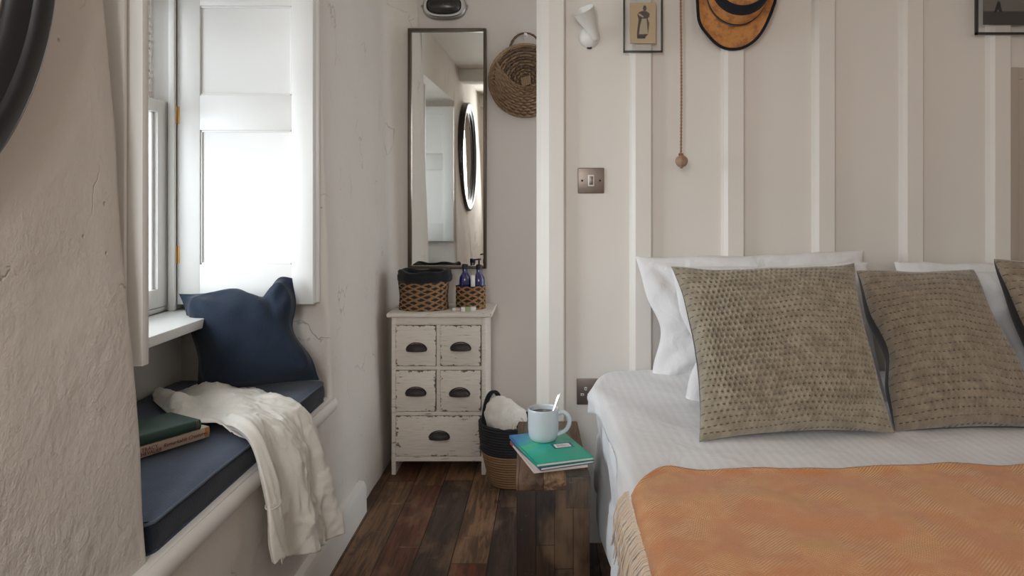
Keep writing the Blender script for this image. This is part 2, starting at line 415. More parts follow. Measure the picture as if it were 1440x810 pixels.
sash(-1.222, .817, 1.47, 'lower_sash'); sash(-1.268, 1.44, 1.858, 'upper_sash')
# ---------------------------------------------------------------- dotted lace blind in the upper sash
t = NT('dotted_lace'); c = t.coord(); x, y, z = t.sep(c)
fy = t.m_('SUBTRACT', t.m_('FRACT', t.m_('MULTIPLY', y, 66)), .5); fz = t.m_('SUBTRACT', t.m_('FRACT', t.m_('MULTIPLY', z, 43)), .5)
d = t.m_('SQRT', t.m_('ADD', t.m_('MULTIPLY', fy, fy), t.m_('MULTIPLY', fz, fz)))
cc = t.mix(t.step(d, .24, .16), (.90, .90, .90), (.55, .30, .27))
M['lace'] = t.done(cc, .9)
tr_ = t.n('ShaderNodeBsdfTransparent'); mx_ = t.n('ShaderNodeMixShader'); t.inp(mx_.inputs[0], t.m_('ADD', .30, t.m_('MULTIPLY', t.step(d, .24, .16), .6)))
t.t.links.new(tr_.outputs[0], mx_.inputs[1]); t.t.links.new(t.b.outputs[0], mx_.inputs[2]); t.t.links.new(mx_.outputs[0], t.out.inputs[0])
P = np.zeros((60, 12, 3))
for i, y in enumerate(np.linspace(1.40, 2.345, 60)):
    for j, z in enumerate(np.linspace(1.475, 1.85, 12)):
        P[i, j] = (-1.252+.003*math.sin(y*90), y, z)
o = MB().grid(P).build('lace_blind', M['lace'], None, 180, org=(-1.25, 1.93, 1.85))
tagp(o, 'white lace blind with rows of small dots hanging in the upper part of the window', 'blind')
sm = o.modifiers.new('s', 'SOLIDIFY'); sm.thickness = .001
# ---------------------------------------------------------------- shutters
def panel_leaf(m, x0, x1, z0, z1, y0, y1, panels, face):
    """framed leaf in the xz plane; panels recessed in face (-1: towards y0)"""
    rec = .009
    xs = sorted({x0, x1, *[p[0] for p in panels], *[p[1] for p in panels]}); zs = sorted({z0, z1, *[p[2] for p in panels], *[p[3] for p in panels]})
    for i in range(len(xs)-1):
        for j in range(len(zs)-1):
            cx, cz = (xs[i]+xs[i+1])/2, (zs[j]+zs[j+1])/2
            if any(p[0] < cx < p[1] and p[2] < cz < p[3] for p in panels): continue
    # stiles
    px0, px1 = panels[0][0], panels[0][1]
    m.box(x0, px0, y0, y1, z0, z1, .0012); m.box(px1, x1, y0, y1, z0, z1, .0012)
    zz = [z0]+[q for p in sorted(panels, key=lambda p: p[2]) for q in (p[2], p[3])]+[z1]
    for k in range(0, len(zz), 2): m.box(px0-.001, px1+.001, y0+.0006, y1-.0006, zz[k]+(.0005 if k == 0 else 0), zz[k+1]-(.0005 if k == len(zz)-2 else 0), .0008)
    for p in panels:
        m.box(p[0]-.004, p[1]+.004, y0+rec, y1-rec, p[2]-.004, p[3]+.004)
        for s, yy in ((1, y0), (-1, y1)):     # small moulding round the recess
            a, b = (yy+.001, yy+rec) if s == 1 else (yy-rec, yy-.001)
            q = .006
            m.box(p[0], p[0]+q, a+.003*(s > 0), b-.003*(s < 0), p[2], p[3], .0015); m.box(p[1]-q, p[1], a+.003*(s > 0), b-.003*(s < 0), p[2], p[3], .0015)
            m.box(p[0], p[1], a+.003*(s > 0), b-.003*(s < 0), p[2], p[2]+q, .0015); m.box(p[0], p[1], a+.003*(s > 0), b-.003*(s < 0), p[3]-q, p[3], .0015)
s1 = thing('window_shutter', (-1.19, 2.40, .82), 'white panelled shutter folded open on the far side of the window above the navy pillow', 'shutter')
m = MB(); y0, y1 = 2.38, 2.408; sx = F/y0
X = lambda px: (px-771)/sx
Z = lambda py: H-(py-281)/sx
panel_leaf(m, X(249), X(440), Z(428), 1.84, y0, y1, [(X(281), X(410), Z(372), Z(183)), (X(279), X(410), Z(134), 1.78)], -1)
m.build('panel_leaf', M['white'], s1)
m = MB(); m.box(X(249)+.02, X(444), y1+.001, y1+.018, Z(428)+.002, 1.838, .002); m.build('rear_leaf', M['white_dull'], s1)
for zc in (Z(358), Z(162)):
    m = MB(); m.tube([(X(249)-.001, y0-.003, zc-.028), (X(249)-.001, y0-.003, zc+.028)], .0045, 10); m.box(X(249)-.002, X(249)+.008, y0-.002, y0, zc-.028, zc+.028)
    m.build('hinge', M['brass'], s1)
s2 = thing('window_shutter', (-1.19, 1.35, .85), 'beige-shadowed shutter seen edge-on at the near side of the window beside the rough pier', 'shutter')
m = MB(); panel_leaf(m, -1.185, -.738, .852, 1.84, 1.345, 1.367, [(-1.115, -.815, .975, 1.377), (-1.115, -.815, 1.488, 1.78)], 1); m.build('panel_leaf', M['white'], s2)
m = MB(); m.box(-1.17, -.757, 1.320, 1.330, .854, 1.838, .002); m.build('rear_leaf', M['white_dull'], s2)
m = MB(); m.box(-1.17, -.765, 1.331, 1.344, .856, 1.836, .002); m.build('edge_bead', M['white_dull'], s2)

# ================================================================ BED
BX0, BX1, BY0, BY1 = .155, 1.66, .50, 2.43
bed = thing('bed', ((BX0+BX1)/2, (BY0+BY1)/2, 0), 'white double bed with a bluish white mattress cover against the boarded wall', 'bed')
m = MB(); m.box(BX0+.035, BX1-.03, BY0+.03, BY1-.02, .10, .29, .01); m.build('bed_base', paint('dark_bed_base', (.03, .027, .027), .8, 50, .1), bed)
for x in (BX0+.09, BX1-.09):
    for y in (BY0+.1, BY1-.1):
        m = MB(); m.lathe([(.025, 0), (.028, .05), (.03, .10)], 16, Matrix.Translation((x, y, 0)), capb=True, capt=True); m.build('leg', M['black_frame'], bed)
# mattress cover: closed ring of cloth round the sides with a wavy hem plus top
def rounded_rect(x0, x1, y0, y1, r, n=10, step=.03):
    pts = []
    for (cx, cy, a0) in ((x1-r, y1-r, 0), (x0+r, y1-r, 90), (x0+r, y0+r, 180), (x1-r, y0+r, 270)):
        for k in range(n+1): a = R(a0+90*k/n); pts.append((cx+r*math.cos(a), cy+r*math.sin(a), math.cos(a), math.sin(a)))
    out = []
    for i in range(len(pts)):
        p, q = pts[i], pts[(i+1) % len(pts)]; L = math.hypot(q[0]-p[0], q[1]-p[1]); k = max(1, int(L/step))
        for j in range(k): out.append(tuple(p[c]+(q[c]-p[c])*j/k for c in range(4)))
    return out
rr = rounded_rect(BX0, BX1, BY0, BY1, .05)
P = np.zeros((len(rr), 30, 3))
for i, (x, y, nx_, ny_) in enumerate(rr):
    for j in range(30):
        s_ = j/29
        if s_ < .2: k = s_/.2; inset = .03*(1-k)**2+.0; z = .555-.02*k; off = -inset
        else:
            k = (s_-.2)/.8; hem = .285-.03*(1 if y > 1.7 else 0)*min(1, (y-1.7)/.2 if y > 1.7 else 0)+.01*math.sin(y*9)
            z = .535+(hem-.535)*k; off = .006*math.sin(y*23+nz((x, y, 0), 3)*4)*k+.004*math.sin(k*9)+.010*nz((x, y, z), 6)
            off += .006*(1 if k > .52 else 0)
        P[i, j] = (x+nx_*off, y+ny_*off, z)
m = MB(); m.grid(P, None, True, False); b = m.build('mattress_cover', M['sheet'], bed, 60)
m = MB(); m.box(BX0+.012, BX1-.012, BY0+.012, BY1-.012, .292, .553, .03, 3); m.build('mattress', M['sheet'], bed)

def bedtop(x, y):
    """height of the duvet surface"""
    z = .582+.006*nz((x, y, 0), 3.1, 2)+.004*nz((x, y, 0), 8, 5)
    z += .022*max(0, min(1, (y-2.05)/.3))+.008*math.exp(-((y-2.2)/.25)**2)*math.exp(-((x-.35)/.25)**2)
    return z
def duvet_pt(s_, y, lift=0.0, x0=.148, hem=.505):
    """s_: metres across from left hem; rounded over the left edge"""
    r = .035; drop = (bedtop(x0, y)-r)-hem; arc = r*math.pi/2
    if s_ < drop: return (x0-lift-.004*math.sin(y*13+s_*20), hem+s_)
    if s_ < drop+arc:
        a = (s_-drop)/r; return (x0+r-(r+lift)*math.cos(a), bedtop(x0, y)-r+(r+lift)*math.sin(a))
    x = x0+r+(s_-drop-arc); return (x, bedtop(x, y)+lift)
ys = np.linspace(BY0-.03, 2.455, 260); ss = np.concatenate([np.linspace(0, .11, 14), np.linspace(.12, 1.52, 170)])
P = np.zeros((len(ys), len(ss), 3))
for i, y in enumerate(ys):
    fl = max(0, 1-abs(y-2.20)/.16)                      # the corner of the duvet that pokes out near the wall
    hem = .535-.012*math.sin(y*6)-.012*math.sin(y*17+1)
    x0 = .150+.006*math.sin(y*8)-.03*fl**1.5+.10*max(0, (y-2.30)/.15)**2
    for j, s_ in enumerate(ss):
        x, z = duvet_pt(s_, y, 0, x0, hem)
        # soft creases
        c1 = .0045*math.sin(38*(y*.6+x*.8)+3*nz((x, y, 0), 3))*max(0, nz((x, y, 3), 2.2))
        c2 = .012*math.exp(-((y-1.95-.3*(x-.15))/.05)**2)*math.exp(-((x-.25)/.14)**2)
        P[i, j] = (x, y+.006*nz((x, y, 1), 5), z+c1+c2*.6-(.02 if y > 2.38 else 0)*(y-2.38)/.07)
t = NT('striped_satin_cotton'); c = t.coord(); x, y, z = t.sep(c)
st = t.step(t.m_('SINE', t.m_('MULTIPLY', t.m_('ADD', x, t.m_('MULTIPLY', y, .05)), 2*math.pi/.022)), -.3, .3)
cc = t.mix(st, (.84, .835, .84), (.80, .79, .80)); wr = t.noise(c, 9, 4, .55, .7)
M['duvet'] = t.done(cc, t.m_('ADD', .7, t.m_('MULTIPLY', st, -.2)), t.bump(wr, .25, .02), Sheen_Weight=.1, Specular_IOR_Level=.25)
dv = MB().grid(P).build('duvet', M['duvet'], None, 180, org=(.9, 1.5, .58)); tagp(dv, 'white satin-striped duvet spread over the bed under the orange blanket', 'duvet')
sm = dv.modifiers.new('s', 'SOLIDIFY'); sm.thickness = .012; sm.offset = -1

# ---------------------------------------------------------------- orange throw with fringe
t = NT('orange_herringbone_wool'); c = t.coord('UV'); u, v, _ = t.sep(c)
# chevron twill: long soft zigzag bands of fine diagonal ribs
zig = t.m_('MULTIPLY', t.m_('ABSOLUTE', t.m_('SUBTRACT', t.m_('FRACT', t.m_('MULTIPLY', u, 1/.16)), .5)), .16*1.0)
rib = t.m_('SINE', t.m_('MULTIPLY', t.m_('ADD', v, zig), 2*math.pi/.0072))
vis = t.step(t.noise(c, 9, 2), .40, .62)
fz = t.noise(c, 260, 4, .75)
cc = t.mix(fz, (.52, .165, .036), (.74, .30, .085))
cc = t.mix(t.m_('MULTIPLY', t.m_('MULTIPLY', t.m_('ADD', t.m_('MULTIPLY', rib, .5), .5), vis), .8), cc, (.90, .52, .21))
cc = t.mix(t.m_('MULTIPLY', t.step(t.noise(c, 14, 4, .6), .5, .75), .12), cc, (.46, .17, .06))
h = t.m_('ADD', t.m_('MULTIPLY', rib, t.m_('ADD', .15, t.m_('MULTIPLY', vis, .5))), fz)
M['throw'] = t.done(cc, .95, t.bump(h, .6, .003), Sheen_Weight=.35, Specular_IOR_Level=.1)
tw = thing('throw_blanket', (.9, 1.0, .6), 'orange herringbone wool blanket with pale fringe laid across the foot of the bed', 'blanket')
ys = np.linspace(BY0-.02, 1.60, 150); ss = np.linspace(0, 1.50, 170); P = np.zeros((len(ys), len(ss), 3)); UV = np.zeros((len(ys), len(ss), 2))
for i, y in enumerate(ys):
    k = (y-ys[0])/(ys[-1]-ys[0])
    for j, s_ in enumerate(ss):
        x = .162+s_; yy = y
        if k > .0:
            edge = 1.535+.055*min(1, max(0, (x-.6)/.9))-.10*max(0, 1-(x-.16)/.10)**2+.006*nz((x, 0, 0), 9)+.004*math.sin(x*31)
            yy = ys[0]+(edge-ys[0])*k
        z = bedtop(x, yy)+.010
        if x < .19: z -= .022*((.19-x)/.03)**2
        z += .003*nz((x, yy, 2), 12)+.004*nz((x, yy, 7), 5)
        z += .005*math.exp(-((1-k)/.012)**2)*(1+.8*nz((x, 0, 3), 14))
        P[i, j] = (x, yy, z); UV[i, j] = (x, yy)
o = MB().grid(P, UV).build('blanket_cloth', M['throw'], tw, 180); sm = o.modifiers.new('s', 'SOLIDIFY'); sm.thickness = .004; sm.offset = 1
m = MB(); rnd = random.Random(3)
y = .55
while y < 1.475:
    z0 = bedtop(.165, y)+.0
    x0_ = .170
    lean = rnd.uniform(-.012, .012); ln = rnd.uniform(.060, .085)
    pts = [(x0_, y, z0-.004), (.152, y+lean*.2, z0-.010), (.138, y+lean*.5, z0-.028), (.131+rnd.uniform(-.004, .003), y+lean*.8, z0-.028-ln*.5), (.130+rnd.uniform(-.008, .003), y+lean*1.3, z0-.03-ln)]
    m.tube(pts, [.0015, .0014, .0014, .0013, .0008], 5); y += rnd.uniform(.0032, .0056)
o = m.build('fringe', fabric('fringe_wool', (.66, .50, .37), (.76, .64, .52), 900, .3), tw, 180); tagp(o, kind='stuff', label='pale tan twisted fringe')
# ================================================================ CUSHIONS
def cushion(corners, T, n=90, pinch=.10, ex=.42, seed=0, wr=.006, wrs=6, front=None, back=None, bulge=(1, 1), size=.45, dispf=None, shape=None, pull=.0, name='cushion_front', backname='cushion_back', parent=None, vpinch=None):
    """corners bl,br,tr,tl as seen from the front; returns nothing, links front and back halves"""
    bl, br, tr, tl = [np.array(c, float) for c in corners]
    u = np.linspace(-1, 1, n); U, V = np.meshgrid(u, u, indexing='ij')
    vp = pinch if vpinch is None else vpinch
    Ue = U*(1-pinch*(1-V**2)*np.abs(U)**2); Ve = V*(1-vp*(1-U**2)*np.abs(V)**2)
    a = (Ue+1)/2; b = (Ve+1)/2
    P0 = ((1-a)*(1-b))[..., None]*bl+(a*(1-b))[..., None]*br+(a*b)[..., None]*tr+((1-a)*b)[..., None]*tl
    N = np.cross(br-bl, tl-bl); N /= np.linalg.norm(N)           # from back to front
    if (N[1] > 0): N = -N
    hm = ((1-U**2)*(1-V**2)); h = np.clip(hm, 0, 1)**ex
    if shape is not None: P0, h = shape(P0, U, V, h, N)
    UVm = np.stack([(U+1)/2*size, (V+1)/2*size], -1)
    for i in range(n):
        for j in range(n):
            q = P0[i, j].copy(); P0[i, j][0] += .010*nz(q, 9, seed+31); P0[i, j][2] += .007*nz(q, 10, seed+47)*(V[i, j] > -.9 or .3)
    for side, nm, mt in ((1, name, front), (-1, backname, back)):
        P = P0.copy(); bz = bulge[0] if side > 0 else bulge[1]
        for i in range(n):
            for j in range(n):
                p = P0[i, j]; k = min(1, hm[i, j]*3)
                w1 = nz(p, wrs, seed+side*3)+.5*nz(p, wrs*2.3, seed+side*5)
                # creases radiating from the corners
                r1 = 0
                for cu, cv in ((-1, -1), (1, -1), (1, 1), (-1, 1)):
                    du, dv_ = U[i, j]-cu, V[i, j]-cv; rr = math.hypot(du, dv_)
                    r1 += math.sin(9*math.atan2(dv_, du)+seed+cu*2+cv)*math.exp(-(rr/.7)**2)*min(1, rr*2)
                d = h[i, j]*T/2*bz+k*(w1*wr+r1*wr*.7)
                if dispf is not None and side > 0: d += k*dispf(UVm[i, j][0], UVm[i, j][1])
                P[i, j] = p+N*side*d
        m = MB(); m.grid(P, UVm); o = m.build(nm, mt, parent, 180, fix=False)
        if side < 0: o.data.flip_normals()
    return P0
def stitches(rows=.0155, step=.0125, depth=.0065, pucker=.0042, seed=0):
    def f(u, v):
        vv = v+.004*math.sin(u*16+seed)+.003*nz((u, v, seed), 9)
        r = vv/rows; ri = math.floor(r+.5); dr = (r-ri)*rows
        ph = (u/step+(.5 if ri % 2 else 0)); fu = ph-math.floor(ph)
        on = 1 if fu < .62 else 0; sm_ = math.sin(min(1, fu/.62)*math.pi)**.5 if on else 0
        str_ = .45+.9*max(0, .5+nz((u, v, 5+seed), 5))
        g = -depth*math.exp(-(dr/.0028)**2)*(.35+.65*sm_)
        # fabric puckers standing up between the stitches
        pk = pucker*math.cos(2*math.pi*ph)*math.cos(math.pi*dr/rows)
        cr = .0022*nz((u*1.0, v*.28, seed+2), 75)*max(0, .5+1.5*nz((u, v, 9+seed), 6))
        return (g+pk)*str_+cr
    return f
def quilt_mat(name, c1, c2, thread, rows=.0155, step=.0125, seed=0):
    t = NT(name); c = t.coord('UV'); u, v, _ = t.sep(c)
    n1 = t.noise(c, 9, 2)
    vv = t.m_('ADD', v, t.m_('MULTIPLY', t.m_('SINE', t.m_('ADD', t.m_('MULTIPLY', u, 16), seed)), .004))
    r = t.m_('ADD', t.m_('DIVIDE', vv, rows), .5); ri = t.m_('FLOOR', r); dr = t.m_('MULTIPLY', t.m_('ABSOLUTE', t.m_('SUBTRACT', t.m_('FRACT', r), .5)), rows)
    odd = t.m_('MULTIPLY', t.m_('FLOORED_MODULO', ri, 2), .5)
    fu = t.m_('FRACT', t.m_('ADD', t.m_('DIVIDE', u, step), odd))
    dash = t.m_('MULTIPLY', t.step(dr, .0019, .0009), t.step(t.m_('ABSOLUTE', t.m_('SUBTRACT', fu, .31)), .30, .24))
    pile = t.noise(c, 30, 5, .65, .4); fine = t.noise(c, 500, 2)
    cc = t.mix(t.step(pile, .35, .65), c2, c1); cc = t.mix(t.m_('MULTIPLY', fine, .3), cc, c2)
    cc = t.mix(t.m_('MULTIPLY', dash, .8), cc, thread)
    cr = t.noise(t.map(c, (1.6, .5, 1)), 70, 4, .6, .6)
    h = t.m_('ADD', t.m_('MULTIPLY', cr, .8), t.m_('MULTIPLY', dash, -.5))
    return t.done(cc, .7, t.bump(h, .6, .006), Sheen_Weight=.5, Specular_IOR_Level=.2)
M['velvet'] = quilt_mat('taupe_quilted_velvet', (.385, .335, .245), (.25, .212, .152), (.085, .062, .042))
M['velvet2'] = quilt_mat('brown_taupe_quilted_velvet', (.33, .27, .20), (.22, .178, .128), (.055, .038, .025), .0205, .0165, 1)
M['charcoal'] = fabric('charcoal_cotton_back', (.035, .033, .036), (.02, .02, .022), 900, .2, .1)
G = 'quilted cushions leaning on the white pillows'
c1 = thing('cushion', (.75, 1.85, .585), 'taupe quilted velvet cushion, whole and nearest the left side of the bed, with brick-like stitching', 'cushion', G)
cushion([at(986, 621, 1.755), at(1258, 609, 1.80), at(1202, 371, 2.0), at(946, 376, 1.97)], .17, 230, .10, .42, 3, .006, 5, M['velvet'], M['charcoal'], (1, .9), .46, stitches(seed=0), parent=c1, vpinch=.07)
c2 = thing('cushion', (1.02, 1.92, .585), 'brown-taupe quilted cushion with dark dashed stitches, tilted between the two other quilted cushions', 'cushion', G)
def sh2(P0, U, V, h, N):
    P0 = P0.copy(); k = np.exp(-((U+.95)/.35)**2)*np.exp(-((V-.0)/.35)**2)
    P0[..., 0] += .02*k
    return P0, h
cushion([at(1258, 607, 1.83), at(1480, 604, 1.83), at(1366, 378, 2.08), at(1200, 380, 2.06)], .16, 230, .09, .42, 9, .007, 4.5, M['velvet2'], M['charcoal'], (1, 1.5), .46, stitches(.0205, .0165, .004, .0012, 1), sh2, parent=c2, vpinch=.05)
c3 = thing('cushion', (1.45, 1.95, .585), 'dark-backed taupe quilted cushion cut off by the right edge of the photo', 'cushion', G)
cushion([at(1478, 598, 1.85), at(1700, 598, 1.85), at(1640, 365, 2.10), at(1399, 366, 2.04)], .15, 200, .09, .42, 14, .006, 4.5, M['velvet2'], M['charcoal'], (1, 1.6), .46, stitches(.0205, .0165, .004, .0015, 2), parent=c3, vpinch=.05)

GP = 'white pillows against the boarded wall'
def pillow(label, corners, T, seed, loc, shape=None, wr=.019):
    o = thing('pillow', loc, label, 'pillow', GP)
    cushion(corners, T, 130, .07, .38, seed, wr, 7, M['bedwhite'], M['bedwhite'], (1, 1), .6, shape=shape, name='pillowcase_front', backname='pillowcase_back', parent=o, vpinch=.03)
    return o
def shA(P0, U, V, h, N):      # slumped left end: waist pinched half way down
    P0 = P0.copy(); k = np.exp(-((U+1)/.5)**2)*np.exp(-((V+.15)/.33)**2); P0[..., 0] += .035*k
    h = h*(1-.35*np.exp(-((V+.2)/.13)**2)*np.exp(-((U+1)/.9)**2))
    return P0, h
pillow('rearmost white pillow at the left end of the bed, pinched in the middle', [at(914, 550, 2.33), at(1225, 550, 2.33), at(1217, 352, 2.43), at(893, 361, 2.38)], .12, 2, (.7, 2.35, .585), shA)
pillow('white pillow directly behind the whole taupe cushion, in front of another white pillow', [at(962, 583, 2.09), at(1250, 583, 2.09), at(1222, 368, 2.24), at(942, 374, 2.18)], .12, 5, (.75, 2.12, .585), shA)
pillow('white pillow, rear one of the right-hand pair behind the tilted cushion', [at(1262, 560, 2.33), at(1590, 560, 2.33), at(1600, 372, 2.42), at(1258, 366, 2.42)], .11, 8, (1.4, 2.35, .585))
pillow('white pillow, front one of the right-hand pair seen past the tilted cushion', [at(1240, 583, 2.13), at(1560, 583, 2.13), at(1500, 378, 2.27), at(1228, 381, 2.25)], .11, 11, (1.3, 2.15, .585))

# ================================================================ WINDOW SEAT
st = thing('seat_cushion', (-.95, 1.9, .503), 'long faded navy box cushion with piped seams on the window seat', 'seat cushion')
x0, x1, y0, y1, z0, z1 = -1.20, -.722, 1.335, 2.405, .504, .572
rr = rounded_rect(x0, x1, y0, y1, .035, 6, .02)
def seatz(x, y): return z1+.004*nz((x, y, 0), 4, 3)+.0015*nz((x, y, 0), 14)-.004*math.exp(-((y-1.75)/.25)**2)
m = MB(); P = np.zeros((60, 110, 3))
cx, cy = (x0+x1)/2, (y0+y1)/2
for i, a in enumerate(np.linspace(x0+.004, x1-.004, 60)):
    for j, b in enumerate(np.linspace(y0+.004, y1-.004, 110)):
        # pull grid corners in to follow the rounded plan
        ux, uy = (a-cx)/((x1-x0)/2), (b-cy)/((y1-y0)/2); r_ = .035
        dx = max(0, abs(a-cx)-((x1-x0)/2-r_)); dy = max(0, abs(b-cy)-((y1-y0)/2-r_)); q = math.hypot(dx, dy)
        aa, bb = a, b
        if dx > 0 and dy > 0 and q > 0:
            k = max(dx, dy)/q; aa = cx+math.copysign((x1-x0)/2-r_+dx*k, a-cx); bb = cy+math.copysign((y1-y0)/2-r_+dy*k, b-cy)
        e = min(1, min(aa-x0, x1-aa, bb-y0, y1-bb)/.03); P[i, j] = (aa, bb, seatz(aa, bb)-.010*(1-e)**2)
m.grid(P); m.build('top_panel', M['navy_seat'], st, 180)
m = MB(); P = np.zeros((len(rr), 9, 3))
for i, (x, y, nx_, ny_) in enumerate(rr):
    for j in range(9):
        k = j/8; z = z0+.002+(seatz(x, y)-.010-z0-.002)*k; off = .006*math.sin(k*math.pi)+.002*nz((x, y, z), 12)-.003
        P[i, j] = (x+nx_*off, y+ny_*off, z)
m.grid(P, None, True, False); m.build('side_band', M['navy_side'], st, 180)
for zz, nm in ((0, 'piping'), (1, 'piping')):
    m = MB(); m.tube([(x-nx_*.002, y-ny_*.002, (seatz(x, y)-.0085) if zz else z0+.004) for x, y, nx_, ny_ in rr], .0032, 8, closed=True)
    m.build(nm, fabric('grey_blue_piping' if zz else 'navy_piping', (.10, .13, .17) if zz else (.03, .045, .08), None, 900, .3), st, 180)

# navy scatter pillow leaning on the shutter
np_ = thing('pillow', (-.92, 2.24, .575), 'navy linen pillow with a folded-over corner leaning in the window corner of the seat', 'pillow')
def shN(P0, U, V, h, N):
    P0 = P0.copy()
    k = np.exp(-((V-1)/.16)**2)*np.exp(-((U-.36)/.22)**2); P0[..., 2] -= .036*k       # notch in the top edge
    k = np.exp(-((V-1)/.35)**2)*np.exp(-((U-.82)/.22)**2); P0[..., 2] += .020*k; P0[..., 0] -= .012*k
    k = np.exp(-((U-1)/.45)**2)*np.exp(-((V-.05)/.40)**2); P0[..., 0] -= .030*k       # waist on the right
    k = np.exp(-((U+1)/.45)**2)*np.exp(-((V+.15)/.50)**2); P0[..., 0] += .012*k
    # gathered fold running down from the notch
    ln = U-.36-.25*(1-V); h = h-.38*np.exp(-(ln/.10)**2)*np.exp(-((V-1)/.55)**2)*(V > -.5)+.10*np.exp(-((ln-.25)/.16)**2)*np.exp(-((V-1)/.5)**2)
    return P0, np.clip(h, 0.0, 1.3)*np.clip((1-U**2)*(1-V**2)*8, 0, 1)
cushion([at(279, 556, 2.17), at(451, 534, 2.27), at(413, 396, 2.34), at(250, 413, 2.30)], .145, 120, .06, .40, 21, .009, 7, M['navy'], M['navy'], (1, .85), .42, shape=shN, parent=np_, vpinch=.05, name='pillowcase_front', backname='pillowcase_back')

# ---------------------------------------------------------------- white linen shirt draped over the seat
sh = thing('linen_shirt', (-.75, 1.95, .59), 'crumpled white linen shirt draped over the front of the navy seat cushion', 'shirt')
z_ = .583
net = [
 [(-1.12, 2.10, .583), (-1.01, 1.97, z_), (-.93, 1.88, .588), (-.83, 1.845, .60), (-.76, 1.79, z_+.006), (-.712, 1.79, .562), (-.685, 1.81, .50), (-.674, 1.82, .42), (-.668, 1.825, .345), (-.662, 1.83, .262)],
 [(-1.14, 2.16, .60), (-1.03, 2.05, .612), (-.94, 1.96, .60), (-.84, 1.90, z_+.012), (-.765, 1.85, z_+.012), (-.706, 1.82, .565), (-.668, 1.82, .50), (-.655, 1.825, .42), (-.647, 1.835, .345), (-.64, 1.845, .265)],
 [(-1.12, 2.20, .588), (-1.02, 2.12, .60), (-.94, 2.04, .618), (-.85, 1.97, .600), (-.77, 1.93, z_+.006), (-.704, 1.90, .565), (-.660, 1.895, .49), (-.645, 1.90, .40), (-.632, 1.915, .32), (-.622, 1.925, .235)],
 [(-1.06, 2.23, .584), (-.99, 2.17, .610), (-.92, 2.10, .600), (-.85, 2.05, .612), (-.775, 2.00, z_+.014), (-.70, 1.975, .565), (-.655, 1.975, .48), (-.640, 1.98, .39), (-.625, 1.995, .30), (-.610, 2.01, .215)],
 [(-.98, 2.235, .590), (-.93, 2.20, .598), (-.89, 2.16, .606), (-.84, 2.12, .598), (-.78, 2.08, z_+.010), (-.70, 2.055, .562), (-.655, 2.05, .47), (-.635, 2.06, .38), (-.617, 2.075, .29), (-.60, 2.09, .205)],
 [(-.90, 2.235, .582), (-.88, 2.22, .59), (-.86, 2.20, .59), (-.82, 2.18, z_), (-.775, 2.15, z_), (-.705, 2.125, .558), (-.665, 2.12, .47), (-.64, 2.13, .375), (-.620, 2.145, .28), (-.603, 2.16, .19)]]
P = crom(net, 90, 150); N = normals(P); nu, nv = P.shape[:2]
for i in range(nu):
    s_ = i/(nu-1)
    for j in range(nv):
        tt = j/(nv-1); p = P[i, j]
        hang = max(0, min(1, (tt-.5)/.15)); top = 1-hang
        ph = s_*2*math.pi
        f = hang*.010*(math.sin(ph*2.3+.8+2.2*(tt-.6))+.5*math.sin(ph*4.7+2*tt))*(.5+.8*tt)
        f += top*(.008*math.sin(ph*1.6+tt*9+2*nz(p, 4))+.006*abs(nz(p, 11, 3)))*min(1, s_*6, (1-s_)*6)
        f += .002*nz(p, 22, 7)+.0018*nz(p, 55, 2)+.009*max(0, 1-abs(nz((p[0]*.7, p[1]*1.9, p[2]*.4), 10, 4))*5)*(.35+.65*hang)+.004*max(0, 1-abs(nz((p[0], p[1], p[2]*.8), 21, 8))*6)
        n = N[i, j]*(1 if N[i, j][2]+N[i, j][0] > 0 else -1)
        P[i, j] = p+n*f
        if tt < .52: P[i, j][2] = max(P[i, j][2], seatz(*P[i, j][:2])+.0025)
o = MB().grid(P).build('shirt_body', M['linen'], sh, 180); sm = o.modifiers.new('s', 'SOLIDIFY'); sm.thickness = .0018
def sleeve(pts, rad, fl, name, seed, cuff=False):
    pts = crom(np.array([[p, p] for p in pts]), 40, 2)[:, 0]
    m = MB(); n = 48; Pn = np.zeros((40, n, 3))
    for i in range(40):
        t_ = (pts[min(i+1, 39)]-pts[max(i-1, 0)]); t_ /= np.linalg.norm(t_)
        side = np.array([0, 1, 0]); side = side-t_*side.dot(t_); side /= np.linalg.norm(side); fr = np.cross(side, t_); fr = fr if fr[0]+fr[2] > 0 else -fr
        k = i/39; r = rad(k)
        for j in range(n):
            a = 2*math.pi*j/n; w = 1+.22*math.sin(3*a+seed+k*3)+.10*math.sin(7*a+k*8)+.08*nz((a, k*4, seed), 2)
            Pn[i, j] = pts[i]+side*math.cos(a)*r*(1+.06*math.sin(5*a))+fr*math.sin(a)*r*fl*w
    m.grid(Pn, None, False, True); return m.build(name, M['linen'], sh, 180)
sl = [(-.79, 1.88, .600), (-.735, 1.81, .600), (-.690, 1.765, .570), (-.655, 1.735, .50), (-.640, 1.722, .445)]
s = sleeve(sl, lambda k: .036-.008*k+.004*math.sin(k*9), .36, 'sleeve', 2)
cf = sleeve([(-.640, 1.722, .450), (-.634, 1.715, .41), (-.630, 1.715, .37), (-.626, 1.722, .332)], lambda k: .032+.006*math.sin(k*2.2), .30, 'cuff', 5)
m = MB(); m.tube([(-.640+.0155*math.sin(a)*.9, 1.722+.033*math.cos(a), .447-.002*math.sin(a)) for a in np.linspace(0, 2*math.pi, 30, endpoint=False)], .0016, 6, closed=True); m.build('cuff_seam', M['linen'], sh, 180)

